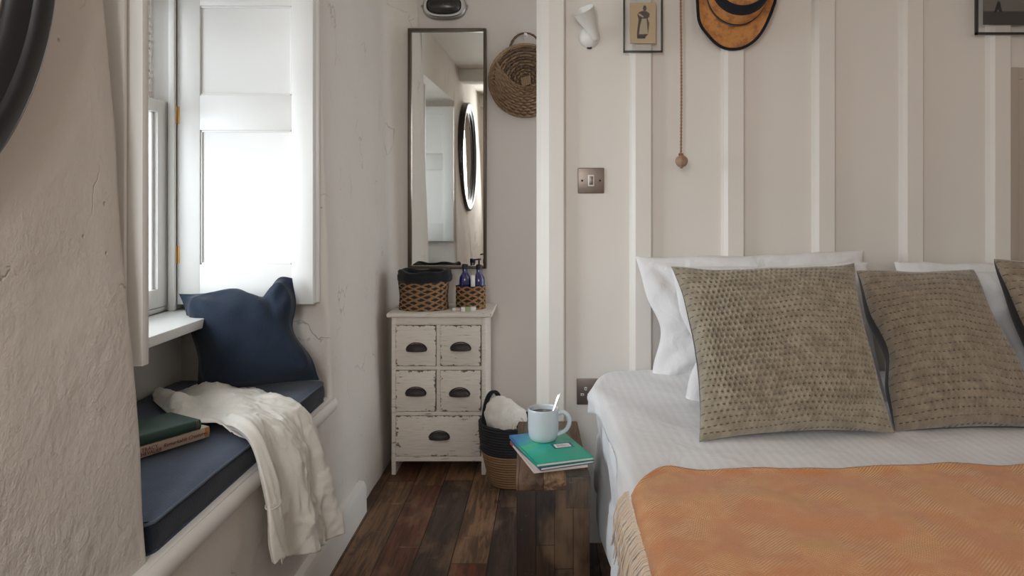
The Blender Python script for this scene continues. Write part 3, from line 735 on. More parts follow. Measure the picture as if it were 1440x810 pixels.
# ---------------------------------------------------------------- books on the seat
M['pages'] = paint('aged_paper', (.68, .58, .42), .85, 200, .2)
M['green_cloth'] = paint('worn_green_book_cloth', (.022, .060, .045), .55, 300, .2, .2)
t = NT('paperback_cover'); c = t.coord(); f = t.noise(c, 26, 3, .5, 1.5)
M['pcover'] = t.done(t.ramp(f, [(.3, (.11, .22, .27)), (.46, (.55, .50, .36)), (.55, (.74, .66, .45)), (.72, (.20, .16, .10))]), .5)
M['spine_tan'] = paint('pinkish_tan_spine', (.58, .43, .32), .5, 60, .05, .08)
M['spine_orange'] = paint('orange_spine_ends', (.50, .24, .09), .5, 60, .05, .08)
M['ink'] = paint('plum_ink', (.12, .03, .05), .6, 60, .0)
def text_mesh(body, size, frame, off, mat, parent, name='lettering', ext=.0002, shear=0, font=None):
    """frame: 4x4 with x along the writing, y up the letters, z outward"""
    cu = bpy.data.curves.new(name, 'FONT'); cu.body = body; cu.size = size; cu.extrude = ext; cu.shear = shear; cu.resolution_u = 2
    o = bpy.data.objects.new(name, cu); COL.objects.link(o); dg = bpy.context.evaluated_depsgraph_get(); dg.update()
    me = bpy.data.meshes.new_from_object(o.evaluated_get(dg)); bpy.data.objects.remove(o)
    me.transform(frame @ Matrix.Translation(off)); me.materials.clear()
    return link(name, me, mat, parent)
def frame_of(o, x, y):
    x = Vector(x).normalized(); y = Vector(y).normalized(); z = x.cross(y)
    return Matrix(((x.x, y.x, z.x, o[0]), (x.y, y.y, z.y, o[1]), (x.z, y.z, z.z, o[2]), (0, 0, 0, 1)))
def book(name, right_end, d, w, t_, label, cat, cov, hard, pages=None, board=.0022, spine=None):
    """lies flat; d = direction along the spine away from right_end; body extends to the left of d seen from above is inverted"""
    d = Vector(d).normalized(); L = d.length; p = Vector((-d.y, d.x, 0))     # placeholder perpendicular
    return d, p
# frame: origin at right end of the spine, X along the spine (towards the camera), Y from spine to fore-edge, Z up
def book_obj(org, xdir, ydir, L, W, T, label, cov, spine_mat, hard=True, over=.003, name='book'):
    th = thing(name, org, label, 'book')
    fr = frame_of(org, xdir, ydir)
    if fr.to_3x3().determinant() < 0 or fr[2][2] < 0:
        x = Vector(xdir).normalized(); y = Vector(ydir).normalized(); fr = Matrix(((x.x, y.x, 0, org[0]), (x.y, y.y, 0, org[1]), (0, 0, 1, org[2]), (0, 0, 0, 1)))
    b = .0025 if hard else .0008; ov = over if hard else 0
    m = MB(); m.box(0, L, .004, W, 0, b, b*.3, M=fr); m.box(0, L, .004, W, T-b, T, b*.3, M=fr); m.build('cover', cov, th)
    m = MB(); prof = [(.006, 0)]+[(.006-(.007 if hard else .003)*math.cos(R(a)) , T/2+T/2*math.sin(R(a))) for a in range(-75, 76, 15)]+[(.006, T)]
    m.prism(prof, 0, L, lambda a, c_, dd: fr @ Vector((dd, a, c_))); m.build('spine', spine_mat, th, 40)
    m = MB(); m.box(ov, L-ov, .006, W-ov, b*.8, T-b*.8, M=fr); m.build('pages', M['pages'], th)
    return th, fr
xd = (-.13, -.235, 0); yd = (-.235, .13, 0)
pbk, fr = book_obj(Vector((-.828, 1.812, .5745)), xd, yd, .205, .128, .025, 'cream and tan paperback with plum lettering on its spine, under the green book', M['pcover'], M['spine_tan'], False)
# the spine reads from the far end of the photo's left to right: writing runs away from the camera
def spine_text(fr, L, T, body, size, s0, z, mat, par, shear=0):
    x = fr.to_3x3() @ Vector((-1, 0, 0)); y = Vector((0, 0, 1)); o = fr @ Vector((L-s0, .0022, z))
    text_mesh(body, size, frame_of(o, x, y), Vector((0, 0, .0009)), mat, par, shear=shear)
spine_text(fr, .205, .025, 'TRACY', .0125, .031, .0125, M['ink'], pbk)
spine_text(fr, .205, .025, 'CHEVALIER', .0115, .022, .0035, M['ink'], pbk)
spine_text(fr, .205, .025, 'Remarkable Creatures', .0125, .083, .0085, M['ink'], pbk, .35)
for a, b in ((.0005, .012), (.186, .2045)):
    m = MB(); m.prism([(.0052-.0034*math.cos(R(q)), .0125+.0127*math.sin(R(q))) for q in range(-75, 76, 15)]+[(.007, .025), (.007, 0)], a, b, lambda u_, c_, dd: fr @ Vector((dd, u_, c_))); m.build('spine_band', M['spine_orange'], pbk, 40)
xd2 = (-.100, -.165, 0); yd2 = (-.165, .100, 0)
gb, fr2 = book_obj(Vector((-.838, 1.785, .6005)), xd2, yd2, .19, .124, .024, 'worn dark green hardback lying on top of the paperback', M['green_cloth'], M['green_cloth'])
M['gilt'] = paint('dull_gilt', (.20, .15, .06), .4, 60, .0, metal=.5)
for a in (.006, .010, .180, .184): m = MB(); m.prism([(.0055-.0068*math.cos(R(q)), .012+.0122*math.sin(R(q))) for q in range(-70, 71, 14)]+[(.0075, .0242), (.0075, -.0002)], a, a+.0015, lambda u_, c_, dd: fr2 @ Vector((dd, u_, c_))); m.build('spine_line', M['gilt'], gb, 40)

# ================================================================ ROUND MIRROR ON THE PIER
rm = thing('round_mirror', (-.745, .619, 1.512), 'large black-framed round mirror on the rough pier, cut off at left', 'mirror')
cy, cz = .619, 1.512
def ring(m, prof, n=128):
    P = np.zeros((n, len(prof), 3))
    for i in range(n):
        a = 2*math.pi*i/n
        for j, (r, d) in enumerate(prof): P[i, j] = (-.744+d, cy+r*math.cos(a), cz+r*math.sin(a))
    m.grid(P, None, True, False)
m = MB(); ring(m, [(.451, -.006), (.452, .028), (.449, .036), (.443, .039), (.424, .037), (.419, .034), (.417, .028), (.405, .024), (.394, .020), (.390, .014), (.389, .008)]); m.build('mirror_frame', M['black_frame'], rm, 50)
m = MB(); n = 96; m.add([(-.733, cy+.392*math.cos(2*math.pi*i/n), cz+.392*math.sin(2*math.pi*i/n)) for i in range(n)]+[(-.737, cy+.392*math.cos(2*math.pi*i/n), cz+.392*math.sin(2*math.pi*i/n)) for i in range(n)], [tuple(range(n)), tuple(reversed(range(n, 2*n)))]+[(i, (i+1) % n, (i+1) % n+n, i+n) for i in range(n)]); m.build('mirror_glass', M['mirror'], rm, 0)
# ================================================================ ALCOVE
BW = 3.415
# tall wall mirror
pm = F/3.39
mx = lambda px: (px-771)/pm
mz = lambda py: H-(py-281)/pm
wm = thing('wall_mirror', (mx(628), 3.40, mz(377)), 'tall narrow mirror in a thin dark bronze frame above the chest of drawers', 'mirror')
x0, x1, z0, z1 = mx(574), mx(684), mz(377.5), mz(40.5); fw = .013; ya, yb = 3.375, 3.412
m = MB(); m.box(x0, x0+fw, ya, yb, z0, z1, .002); m.box(x1-fw, x1, ya, yb, z0, z1, .002); m.box(x0+fw*.9, x1-fw*.9, ya, yb, z1-fw, z1, .002); m.box(x0+fw*.9, x1-fw*.9, ya, yb, z0, z0+fw, .002); m.build('mirror_frame', M['bronze_frame'], wm)
m = MB(); m.box(-(x1-x0)/2+fw*.8, (x1-x0)/2-fw*.8, -.003, .003, z0+fw*.8, z1-fw*.8, M=Matrix.Translation(((x0+x1)/2, 3.396, 0)) @ Matrix.Rotation(R(-.6), 4, 'Z')); m.build('mirror_glass', M['mirror'], wm, 0)
# bulkhead light
M['alu'] = paint('weathered_aluminium', (.42, .41, .40), .4, 120, .1, .05, metal=.85)
M['smoke'] = paint('dusty_dark_glass', (.035, .03, .026), .25, 25, .1, .3)
bl = thing('bulkhead_light', (mx(625), 3.41, mz(8)), 'oval metal bulkhead lamp with dark glass above the tall mirror', 'wall light')
bc = (mx(625), mz(9))
def oval(m, prof, n=72, pw=2.6, mi=0):
    P = np.zeros((n, len(prof), 3))
    for i in range(n):
        a = 2*math.pi*i/n; c_, s_ = math.cos(a), math.sin(a)
        ux = math.copysign(abs(c_)**(2/pw), c_); uz = math.copysign(abs(s_)**(2/pw), s_)
        for j, (rx, rz, d) in enumerate(prof): P[i, j] = (bc[0]+ux*rx, 3.413-d, bc[1]+uz*rz)
    m.grid(P, None, True, False, mi)
m = MB(); oval(m, [(.098, .060, 0), (.100, .062, .02), (.094, .057, .030), (.086, .050, .034)]); m.build('housing', M['alu'], bl, 50)
m = MB(); oval(m, [(.092, .055, .026), (.094, .056, .040), (.090, .052, .046), (.080, .043, .046), (.077, .040, .040), (.077, .040, .032)]); m.build('rim', M['chrome'], bl, 50)
m = MB(); oval(m, [(.079, .042, .036), (.072, .036, .048), (.055, .026, .057), (.030, .014, .062), (.001, .0005, .063)]); m.build('lamp_glass', M['smoke'], bl, 60)
for s_ in (-1, 1):
    m = MB(); m.box(bc[0]+s_*.094-.010, bc[0]+s_*.094+.010, 3.398, 3.413, bc[1]-.010, bc[1]+.014, .004); m.lathe([(.0055, 0), (.0055, .003), (.002, .005)], 14, Matrix.Translation((bc[0]+s_*.105, 3.398, bc[1]+.003)) @ Matrix.Rotation(R(90), 4, 'X'), capt=True); m.build('mounting_lug', M['alu'], bl)

# wicker wall basket
M['wicker'] = paint('dry_willow', (.29, .180, .10), .6, 300, .25, .25)
M['wicker_dark'] = paint('dark_willow', (.17, .10, .055), .6, 300, .25, .25)
M['wicker_light'] = paint('pale_willow', (.40, .26, .15), .6, 300, .25, .25)
wb = thing('wicker_basket', (mx(740), 3.41, mz(166)), 'round flat willow wall basket with a front pocket hanging by its loop in the alcove', 'basket')
kc = (mx(739), mz(113)); RB = .165
def PB(r, a, d): return Vector((kc[0]+r*math.cos(a), 3.405-d, kc[1]+r*math.sin(a)))
m = MB(); md = MB()
nr = 11; ns = 22
for k in range(nr):        # woven rings of the back disc
    r = .022+(RB-.03)*k/(nr-1)
    mm = m if k % 3 else md
    mm.tube([PB(r+.001*math.sin(i*1.7), 2*math.pi*i/132, (.008+.0050*math.sin(math.pi*ns*i/132+math.pi*(k % 2)))) for i in range(132)], .0055, 6, closed=True)
m.build('woven_back', M['wicker'], wb, 60); md.build('woven_back', M['wicker_dark'], wb, 60)
m = MB()
for i in range(ns): a = 2*math.pi*(i+.5)/ns; m.tube([PB(.015, a, .009), PB(RB-.008, a, .009)], .003, 6)
m.build('spoke', M['wicker_dark'], wb, 60)
m = MB()
for i in range(5): m.tube([PB(0, 0, .020)+Vector(((i-2)*.0085, 0, .016+(i-2)*.0025)), PB(0, 0, .020)+Vector(((i-2)*.0085+.004, 0, -.024+(i-2)*.0025))], .0048, 6)
m.build('centre_wrap', M['wicker_light'], wb, 60)
m = MB()       # pocket: bulging half basket below the centre line
def pocket(a, k):          # a 0..1 left-right, k 0..1 top-bottom
    x = -1+2*a; zt = min(-.2+1.03*x*x, max(0, 1-x*x)**.5); zb = -math.sqrt(max(0, 1-x*x)); z = zt+(zb-zt)*k
    if z < zb: z = zb
    edge = max(0, 1-x*x)**.5
    d = .012+.075*edge*math.sin(math.pi*min(1, .18+.82*(1-k)))**.8*(1-.25*k)
    return Vector((kc[0]+x*RB*.985, 3.405-d, kc[1]+z*RB))
for k in range(12):
    kk = k/11; pts = []
    for i in range(81):
        p = pocket(i/80, kk); p.y += .0050*math.sin(math.pi*20*i/80+math.pi*(k % 2)); p.z += .0012*math.sin(i*.7+k); pts.append(p)
    m.tube(pts, .0058, 6)
m.build('front_pocket', M['wicker'], wb, 60)
m = MB()
for i in range(1, 23): m.tube([pocket(i/23, k/10)+Vector((0, .001, 0)) for k in range(11)], .003, 6)
m.build('pocket_stake', M['wicker_dark'], wb, 60)
m = MB()
for s_ in range(3):
    m.tube([PB(RB+.003*math.cos(i*.9+s_*2.1), 2*math.pi*i/120, .012+.006*math.sin(i*.9+s_*2.1)) for i in range(120)], .0048, 6, closed=True)
for s_ in range(3): m.tube([pocket(i/80, 0)+Vector((0, -.004*math.sin(i*.8+s_*2.1), .004*math.cos(i*.8+s_*2.1))) for i in range(81)], .0042, 6)
m.build('braided_rim', M['wicker_light'], wb, 60)
m = MB()
for s_ in range(2):
    pts = [Vector((kc[0]+.070*math.cos(a)+.0025*math.cos(i*.9+s_*math.pi), 3.395+.0025*math.sin(i*.9+s_*math.pi), kc[1]+RB*.86+.076*math.sin(a))) for i, a in enumerate(np.linspace(R(-5), R(185), 40))]
    m.tube(pts, .0042, 6)
m.build('loop_handle', M['wicker_dark'], wb, 60)
hk = thing('wall_hook', (kc[0], 3.41, kc[1]+.2), 'small pale wall hook holding up the wicker basket', 'hook')
m = MB(); m.lathe([(.012, 0), (.012, .004), (.005, .006), (.0045, .022), (.008, .026), (.008, .030), (.002, .034)], 16, Matrix.Translation((kc[0], 3.414, kc[1]+RB*.86+.068)) @ Matrix.Rotation(R(90), 4, 'X'), capt=True); m.build('peg', M['white_dull'], hk, 40)
m = MB(); m.tube([(kc[0], 3.405, kc[1]+RB*.86+.06), (kc[0], 3.392, kc[1]+RB*.86+.045), (kc[0], 3.38, kc[1]+RB*.86+.052)], .004, 8); m.build('hook_arm', M['white_dull'], hk, 40)

# ---------------------------------------------------------------- chest of drawers
def distressed(name, edge=True):
    t = NT(name); c = t.coord('Object'); g = t.coord('Generated'); gx, gy, gz = t.sep(g); x, y, z = t.sep(c)
    sv = t.comb(t.m_('MULTIPLY', x, 9), t.m_('MULTIPLY', y, 9), t.m_('MULTIPLY', z, 90))
    grain = t.noise(sv, 1.6, 5, .65, .3); big = t.noise(c, 9, 3, .6)
    base = t.mix(t.step(grain, .35, .75), (.76, .70, .635), (.66, .595, .525))
    scr = t.m_('MULTIPLY', t.step(grain, .58, .68), t.step(big, .50, .62))
    tot = scr
    if edge:
        e = t.m_('MINIMUM', t.m_('MINIMUM', gx, t.m_('SUBTRACT', 1, gx)), t.m_('MINIMUM', gz, t.m_('SUBTRACT', 1, gz)))
        n2 = t.noise(c, 45, 5, .7)
        ed = t.step(t.m_('SUBTRACT', e, t.m_('MULTIPLY', t.step(n2, .46, .75), .085)), .006, -.012)
        tot = t.m_('MAXIMUM', tot, ed)
    col = t.mix(t.m_('MULTIPLY', tot, .9), base, (.10, .065, .045))
    return t.done(col, .65, t.bump(t.m_('SUBTRACT', t.m_('MULTIPLY', grain, .4), t.m_('MULTIPLY', tot, .4)), .35, .003), Specular_IOR_Level=.3)
M['chest'] = distressed('distressed_white_paint'); M['chest_body'] = distressed('distressed_white_carcass', False)
M['iron'] = paint('dark_cast_iron', (.030, .022, .019), .5, 120, .15, .1, metal=.2)
CY0, CY1 = 3.105, 3.39; cm = F/3.105
cx = lambda px: (px-771)/cm
cz = lambda py: H-(py-281)/cm
ch = thing('chest_of_drawers', (cx(615), 3.24, 0), 'small distressed white five-drawer chest with dark cup handles in the alcove', 'chest of drawers')
X0, X1 = cx(550.5), cx(683)
ztop = cz(446)
m = MB(); m.box(cx(544), cx(692), CY0-.015, CY1+.006, ztop, ztop+.018, .006, 3); m.build('top', M['chest_body'], ch)
m = MB()
m.box(X0, X0+.018, CY0, CY1, .0, ztop, .002); m.box(X1-.018, X1, CY0, CY1, .0, ztop, .002)
for a, b in ((446, 457), (515, 520.5), (579, 584.5), (642, 649)): m.box(X0+.017, X1-.017, CY0+.001, CY1-.01, cz(b), cz(a), .0015)
m.box(cx(613.5), cx(619.5), CY0+.002, CY1-.02, cz(581), cz(455), .0015); m.box(X0+.017, X1-.017, CY1-.008, CY1, cz(645), ztop)
m.build('carcass', M['chest_body'], ch)
hm_ = M['iron']
def drawer(px0, px1, py0, py1, hx, hy):
    m = MB(); m.box(cx(px0), cx(px1), CY0-.003, CY1-.03, cz(py1), cz(py0), .0025); d = m.build('drawer', M['chest'], ch)
    hx, hz = cx(hx), cz(hy); n = 14; P = np.zeros((2*n+1, 10, 3)); W_, Hh = .041, .027
    for i in range(2*n+1):
        a = math.pi*i/(2*n)
        for j in range(10):
            b = math.pi/2*j/9
            P[i, j] = (hx+W_*math.cos(a), CY0-.004-.024*math.sin(b)*abs(math.sin(a))**.7, hz-.010+Hh*math.sin(a)**.8*math.cos(b)**.8)
    m = MB(); m.grid(P)
    m.tube([(hx+W_*math.cos(a), CY0-.004-.024*abs(math.sin(a))**.7, hz-.0105) for a in np.linspace(0, math.pi, 22)], .0022, 8)
    m.tube([(hx+(W_+.002)*math.cos(a), CY0-.0045, hz-.008+(Hh+.002)*math.sin(a)) for a in np.linspace(0, math.pi, 20)], .0024, 6)
    m.build('cup_handle', hm_, d, 60)
    return d
drawer(556.5, 613, 457.5, 514.5, 586, 489); drawer(619.5, 676, 457.5, 514.5, 648, 488)
drawer(556.5, 612.5, 521, 578.5, 585, 551); drawer(619.5, 676, 521, 578.5, 646.5, 552)
drawer(556.5, 675.5, 585, 641.5, 618, 612.5)
CT = ztop+.018

# woven two-tone baskets
def braid(name, nu_, nv_, c1, c2, cd):
    t = NT(name); c = t.coord('UV'); u, v, _ = t.sep(c)
    wv = t.noise(c, 12, 2); 
    a = t.m_('ADD', t.m_('MULTIPLY', u, nu_), t.m_('MULTIPLY', v, nv_)); b = t.m_('SUBTRACT', t.m_('MULTIPLY', u, nu_), t.m_('MULTIPLY', v, nv_))
    a = t.m_('ADD', a, t.m_('MULTIPLY', wv, .5)); b = t.m_('ADD', b, t.m_('MULTIPLY', wv, .4))
    sa = t.m_('ABSOLUTE', t.m_('SINE', t.m_('MULTIPLY', a, math.pi))); sb = t.m_('ABSOLUTE', t.m_('SINE', t.m_('MULTIPLY', b, math.pi)))
    h = t.m_('MINIMUM', sa, sb)           # high inside cells, low on strands
    n1 = t.noise(c, 40, 3)
    hole = t.step(t.m_('ADD', h, t.m_('MULTIPLY', t.m_('SUBTRACT', n1, .5), .35)), .50, .62)
    base = t.mix(t.noise(c, 18, 3), c1, c2)
    col = t.mix(hole, base, cd)
    return t.done(col, .7, t.bump(t.m_('SUBTRACT', 1, h), .9, .006))
M['braid'] = braid('plaited_water_hyacinth', 11, 5.5, (.42, .25, .12), (.25, .125, .055), (.018, .013, .012))
M['braid_small'] = braid('plaited_water_hyacinth_small', 8, 4, (.44, .25, .10), (.28, .14, .055), (.018, .013, .012))
M['black_cloth'] = fabric('black_cotton', (.012, .012, .014), (.022, .021, .024), 900, .2, .2)
def uvlathe(m, prof, n, M4, vlen, sx=1, sy=1, bumpf=None):
    P = np.zeros((n+1, len(prof), 3)); UV = np.zeros((n+1, len(prof), 2))
    for i in range(n+1):
        a = 2*math.pi*i/n
        for j, (r, z) in enumerate(prof):
            k = 1+(bumpf(i/n, j/(len(prof)-1)) if bumpf else 0)
            P[i, j] = (r*k*math.cos(a)*sx, r*k*math.sin(a)*sy, z); UV[i, j] = (i/n, j/(len(prof)-1))
    m.grid(P, UV, M=M4)
def bw(nu_, nv_, amp):
    def f(u, v):
        a = abs(math.sin(math.pi*(u*nu_+v*nv_))); b = abs(math.sin(math.pi*(u*nu_-v*nv_))); return -amp*min(a, b)
    return f
def px_r(px, y): return (px-771)*y/F
by = 3.22
bk = thing('woven_basket', (px_r(596, by), by, CT), 'larger plaited basket with a black cloth lining folded over its rim on the chest', 'basket')
Mt = Matrix.Translation((px_r(596, by), by, CT+.001))
m = MB(); uvlathe(m, [(.110-.004*math.sin(k/24*math.pi*1.3), .13*k/24) for k in range(25)], 200, Mt, 1, 1, .8, bw(11, 5.5, .05)); m.build('basket_wall', M['braid'], bk, 180)
m = MB(); m.lathe([(.001, .003), (.105, .003)], 48, Mt, sy=.8); m.build('basket_base', M['wicker_dark'], bk)
m = MB(); prof = [(.095, .06), (.098, .13), (.102, .155), (.108, .163), (.114, .160), (.119, .145), (.118, .128), (.112, .118), (.108, .118)]
def lf(a, z): return 1+.03*math.sin(a*3+1)*(z > .1)+.012*math.sin(a*11)+.012*nz((math.cos(a), math.sin(a), z*9), 2.3)
m.lathe(prof, 96, Mt, sy=.8, fn=lf); 
m.tube([Mt @ Vector((.105*math.cos(a)*lf(a, .16), .084*math.sin(a)*lf(a, .16), .158+.004*math.sin(a*5+2)+.004*math.cos(a*2))) for a in np.linspace(0, 2*math.pi, 80, endpoint=False)], .011, 10, closed=True)
m.build('cloth_lining', M['black_cloth'], bk, 180)
sb_c = (px_r(662, 3.235), 3.235)
sbk = thing('woven_basket', (*sb_c, CT), 'smaller plaited basket holding blue bottles on the chest', 'basket')
Mt2 = Matrix.Translation((*sb_c, CT+.001))
m = MB(); uvlathe(m, [(.066, .100*k/20) for k in range(21)], 160, Mt2, 1, 1, .85, bw(8, 4, .06)); m.build('basket_wall', M['braid_small'], sbk, 180)
m = MB(); m.lathe([(.001, .003), (.062, .003)], 48, Mt2, sy=.85); m.build('basket_base', M['wicker_dark'], sbk)
t = NT('cobalt_glass'); M['cobalt'] = t.done((.018, .018, .12), .12, Specular_IOR_Level=.8, Coat_Weight=.5)
def bottle(x, y, z, label, pump):
    b = thing('bottle', (x, y, z), label, 'bottle', 'cobalt bottles in the smaller woven basket')
    Mb = Matrix.Translation((x, y, z)); m = MB()
    m.lathe([(.001, 0), (.023, 0), (.026, .004), (.026, .118), (.024, .130), (.016, .144), (.012, .152), (.0115, .170)], 28, Mb, capt=True); m.build('bottle_glass', M['cobalt'], b, 40)
    m = MB(); m.lathe([(.0135, .166), (.0135, .186), (.011, .188)], 20, Mb, capt=True, capb=True)
    if pump:
        m.lathe([(.004, .186), (.004, .206), (.009, .207), (.009, .213), (.003, .215)], 16, Mb, capt=True); m.tube([Mb @ Vector((0, 0, .210)), Mb @ Vector((-.015, -.01, .210)), Mb @ Vector((-.027, -.016, .207))], .0035, 8)
    m.build('pump' if pump else 'cap', M['black_frame'], b, 40)
    return b
bottle(sb_c[0]-.026, sb_c[1]+.008, CT+.006, 'left cobalt blue bottle with a plain dark cap in the smaller basket', False)
bb = bottle(sb_c[0]+.036, sb_c[1]+.002, CT+.004, 'right cobalt blue bottle with a black pump nozzle in the smaller basket', True)
m = MB(); m.box(sb_c[0]+.004, sb_c[0]+.022, sb_c[1]-.032, sb_c[1]-.028, CT+.02, CT+.148, .001); o = m.build('packet', M['sockwhite'], None, 35, org=(sb_c[0]+.013, sb_c[1]-.03, CT+.02)); tagp(o, 'thin white packet standing between the two blue bottles', 'packet')
def soap(x, y, w, d, h, rot, mats, label, cat='soap'):
    o = thing('soap_box', (x, y, CT), label, cat, 'small soap boxes in front of the baskets'); Mx = Matrix.Translation((x, y, CT+.0005)) @ Matrix.Rotation(R(rot), 4, 'Z')
    m = MB(); m.box(-w/2, w/2, -d/2, d/2, 0, h, .001, M=Mx); m.build('box', mats[0], o)
    m = MB(); m.box(-w*.1, w*.505, -d*.505, d*.505, h*.02, h*1.01, M=Mx); m.build('paper_band', mats[1], o)
soap(px_r(655, 3.15), 3.15, .040, .028, .018, 8, (M['sockwhite'], paint('pale_green_card', (.36, .42, .24), .6, 60, .0)), 'small soap box with a pale green band')
soap(px_r(643, 3.165), 3.165, .036, .024, .012, -12, (M['sockwhite'], paint('pinkish_card', (.66, .50, .44), .6, 60, .0)), 'flat white soap box with a pinkish band beside the green one')
soap(px_r(664, 3.168), 3.17, .030, .022, .016, 0, (M['sockwhite'], M['white']), 'plain white soap box right of the green one, against the smaller basket')

# ---------------------------------------------------------------- floor basket
def seagrass(name, ca, cb):
    t = NT(name); c = t.coord('UV'); u, v, _ = t.sep(c)
    n1 = t.noise(t.comb(t.m_('MULTIPLY', u, 60), t.m_('MULTIPLY', v, 30), 0), 1.6, 4, .7, 1.5)
    ri = t.m_('ABSOLUTE', t.m_('SINE', t.m_('MULTIPLY', v, math.pi*13)))
    col = t.mix(n1, ca, cb); col = t.mix(t.step(ri, .25, .05), col, tuple(q*.25 for q in ca))
    return t.done(col, .75, t.bump(t.m_('ADD', n1, ri), .8, .004))
fb = thing('floor_basket', (-.150, 3.03, 0), 'round seagrass basket with black upper half on the floor behind the side table', 'basket')
Mf = Matrix.Translation((-.150, 3.03, .002))
def fbr(z): return .088+.045*math.sin(min(1, z/.25)*math.pi*.5)
def rip(u, v): return .02*abs(math.sin(v*math.pi*7))
m = MB(); uvlathe(m, [(fbr(.135*k/20), .135*k/20) for k in range(21)], 72, Mf, 1, bumpf=rip); m.lathe([(.001, .002), (.09, .002)], 40, Mf); m.build('natural_lower_band', seagrass('natural_seagrass', (.42, .25, .12), (.20, .11, .05)), fb, 180)
m = MB(); uvlathe(m, [(fbr(.135+.115*k/20)+.001, .135+.115*k/20) for k in range(21)]+[(.128, .253), (.122, .250), (.120, .2), (.118, .13)], 72, Mf, 1, bumpf=lambda u, v: .015*abs(math.sin(v*math.pi*9)))
m.build('black_upper_band', seagrass('black_seagrass', (.030, .031, .036), (.012, .012, .014)), fb, 180)
for s_, tw_ in ((-1, R(115)), (1, R(28))):
    c0 = Vector((math.cos(tw_), math.sin(tw_), 0))*.122; tn = Vector((-math.sin(tw_), math.cos(tw_), 0))
    if s_ < 0: c0 = Vector((-.075, -.01, 0)); tn = Vector((1, .9, 0)).normalized()
    ht = .145 if s_ < 0 else .06
    pts = [Mf @ (c0+tn*(.047*math.cos(a))+Vector((0, 0, .225+ht*max(0, math.sin(a))**.8))) for a in np.linspace(-.3, math.pi+.3, 36)]
    m = MB()
    for q in (-1, 0, 1): m.tube([p+Vector((0, 0, 0))+(Mf.to_3x3() @ c0.normalized())*q*.005 for p in pts], .0055, 8)
    m.build('handle', M['black_cloth'], fb, 180)
tl = thing('towel', (-.165, 3.0, .25), 'rolled white towel sticking out of the floor basket', 'towel')
m = MB(); P = np.zeros((40, 60, 3))
for i in range(40):
    k = i/39
    for j in range(60):
        a = 2*math.pi*j/60; rr_ = .068*(1-abs(2*k-1)**4*.35)*(1+.10*nz((math.cos(a), math.sin(a), k*3), 2, 4)+.03*nz((math.cos(a)*3, math.sin(a)*3, k*9), 2, 4))
        if k < .12: rr_ *= (k/.12)**.4
        if k > .9: rr_ *= max(.02, (1-k)/.1)**.4
        p = Vector((-.09+.18*k, 0, 0))+Vector((0, math.cos(a)*rr_, math.sin(a)*rr_)); P[i, j] = Matrix.Rotation(R(-50), 3, 'Z') @ Matrix.Rotation(R(12), 3, 'Y') @ p
P += np.array([-.175, 2.985, .280])
m.grid(P, None, False, True); m.build('towel_roll', fabric('white_terry', (.80, .77, .71), (.68, .64, .58), 500, .5, .3), tl, 180)
m = MB(); pts = []
e0 = Matrix.Rotation(R(-50), 3, 'Z') @ Vector((.086, 0, 0))+Vector((-.175, 2.985, .262)); 
for k in range(50):
    a = k*.28; r_ = .008+.0005*k; q = Matrix.Rotation(R(-50), 3, 'Z') @ Vector((0, r_*math.cos(a), r_*math.sin(a))); pts.append(e0+q)
m.tube(pts, .0045, 8); m.build('rolled_end', fabric('cream_terry', (.70, .62, .52), (.6, .52, .42), 500, .5), tl, 180)

# ================================================================ SIDE TABLE
sd = thing('side_table', (0.012, 2.1, 0), 'narrow dark reclaimed-wood block table between the floor basket and the bed', 'side table')
ang = math.atan2(.0145, .48); Ms = Matrix.Translation((.0125, 1.86, 0)) @ Matrix.Rotation(ang, 4, 'Z')
w2 = .0935; D_ = .48; ZT = .455
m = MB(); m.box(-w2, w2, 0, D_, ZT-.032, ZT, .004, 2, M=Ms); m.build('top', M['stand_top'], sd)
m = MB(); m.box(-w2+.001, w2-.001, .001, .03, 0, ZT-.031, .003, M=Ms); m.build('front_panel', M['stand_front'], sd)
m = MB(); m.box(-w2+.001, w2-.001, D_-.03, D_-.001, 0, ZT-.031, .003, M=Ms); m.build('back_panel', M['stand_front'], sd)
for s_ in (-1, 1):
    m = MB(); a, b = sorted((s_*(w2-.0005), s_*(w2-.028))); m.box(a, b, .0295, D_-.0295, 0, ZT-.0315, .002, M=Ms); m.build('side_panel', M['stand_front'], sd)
m = MB(); m.box(w2-.062, w2+.0008, -.0008, .055, ZT-.078, ZT+.0008, .003, M=Ms); m.build('corner_block', planks('grey_end_block', .062, .3, [(0, (.085, .07, .058)), (.5, (.12, .09, .07))], 'X'), sd)

# ---------------------------------------------------------------- books on the side table
TB = ZT+.0012
def flatbook(org, ang_, L, W, T, mats, label, extra=None, name='book', cat='book'):
    th = thing(name, org, label, cat, 'slim books stacked on the side table'); Mx = Matrix.Translation(org) @ Matrix.Rotation(R(ang_), 4, 'Z')
    b = .0016
    m = MB(); m.box(-W/2, W/2, -L/2, L/2, 0, b, .0004, M=Mx); m.box(-W/2, W/2, -L/2, L/2, T-b, T, .0004, M=Mx); m.box(-W/2, -W/2+.0016, -L/2, L/2, 0, T, .0004, M=Mx); m.build('cover', mats[0], th)
    m = MB(); m.box(-W/2+.002, W/2-.002, -L/2+.002, L/2-.002, b*.9, T-b*.9, M=Mx); m.build('pages', mats[1], th)
    return th, Mx
t = NT('teal_printed_cover'); c = t.coord(); x, y, z = t.sep(c); f = t.noise(c, 9, 4, .6, 1)
q = t.m_('ADD', t.m_('ADD', t.m_('MULTIPLY', x, -2.5), t.m_('MULTIPLY', y, 2.5)), t.m_('MULTIPLY', f, .55))
M['teal'] = t.done(t.ramp(q, [(.12, (.012, .36, .24)), (.30, (.01, .43, .33)), (.44, (.08, .50, .24)), (.56, (.02, .36, .44)), (.68, (.03, .20, .45))]), .35)
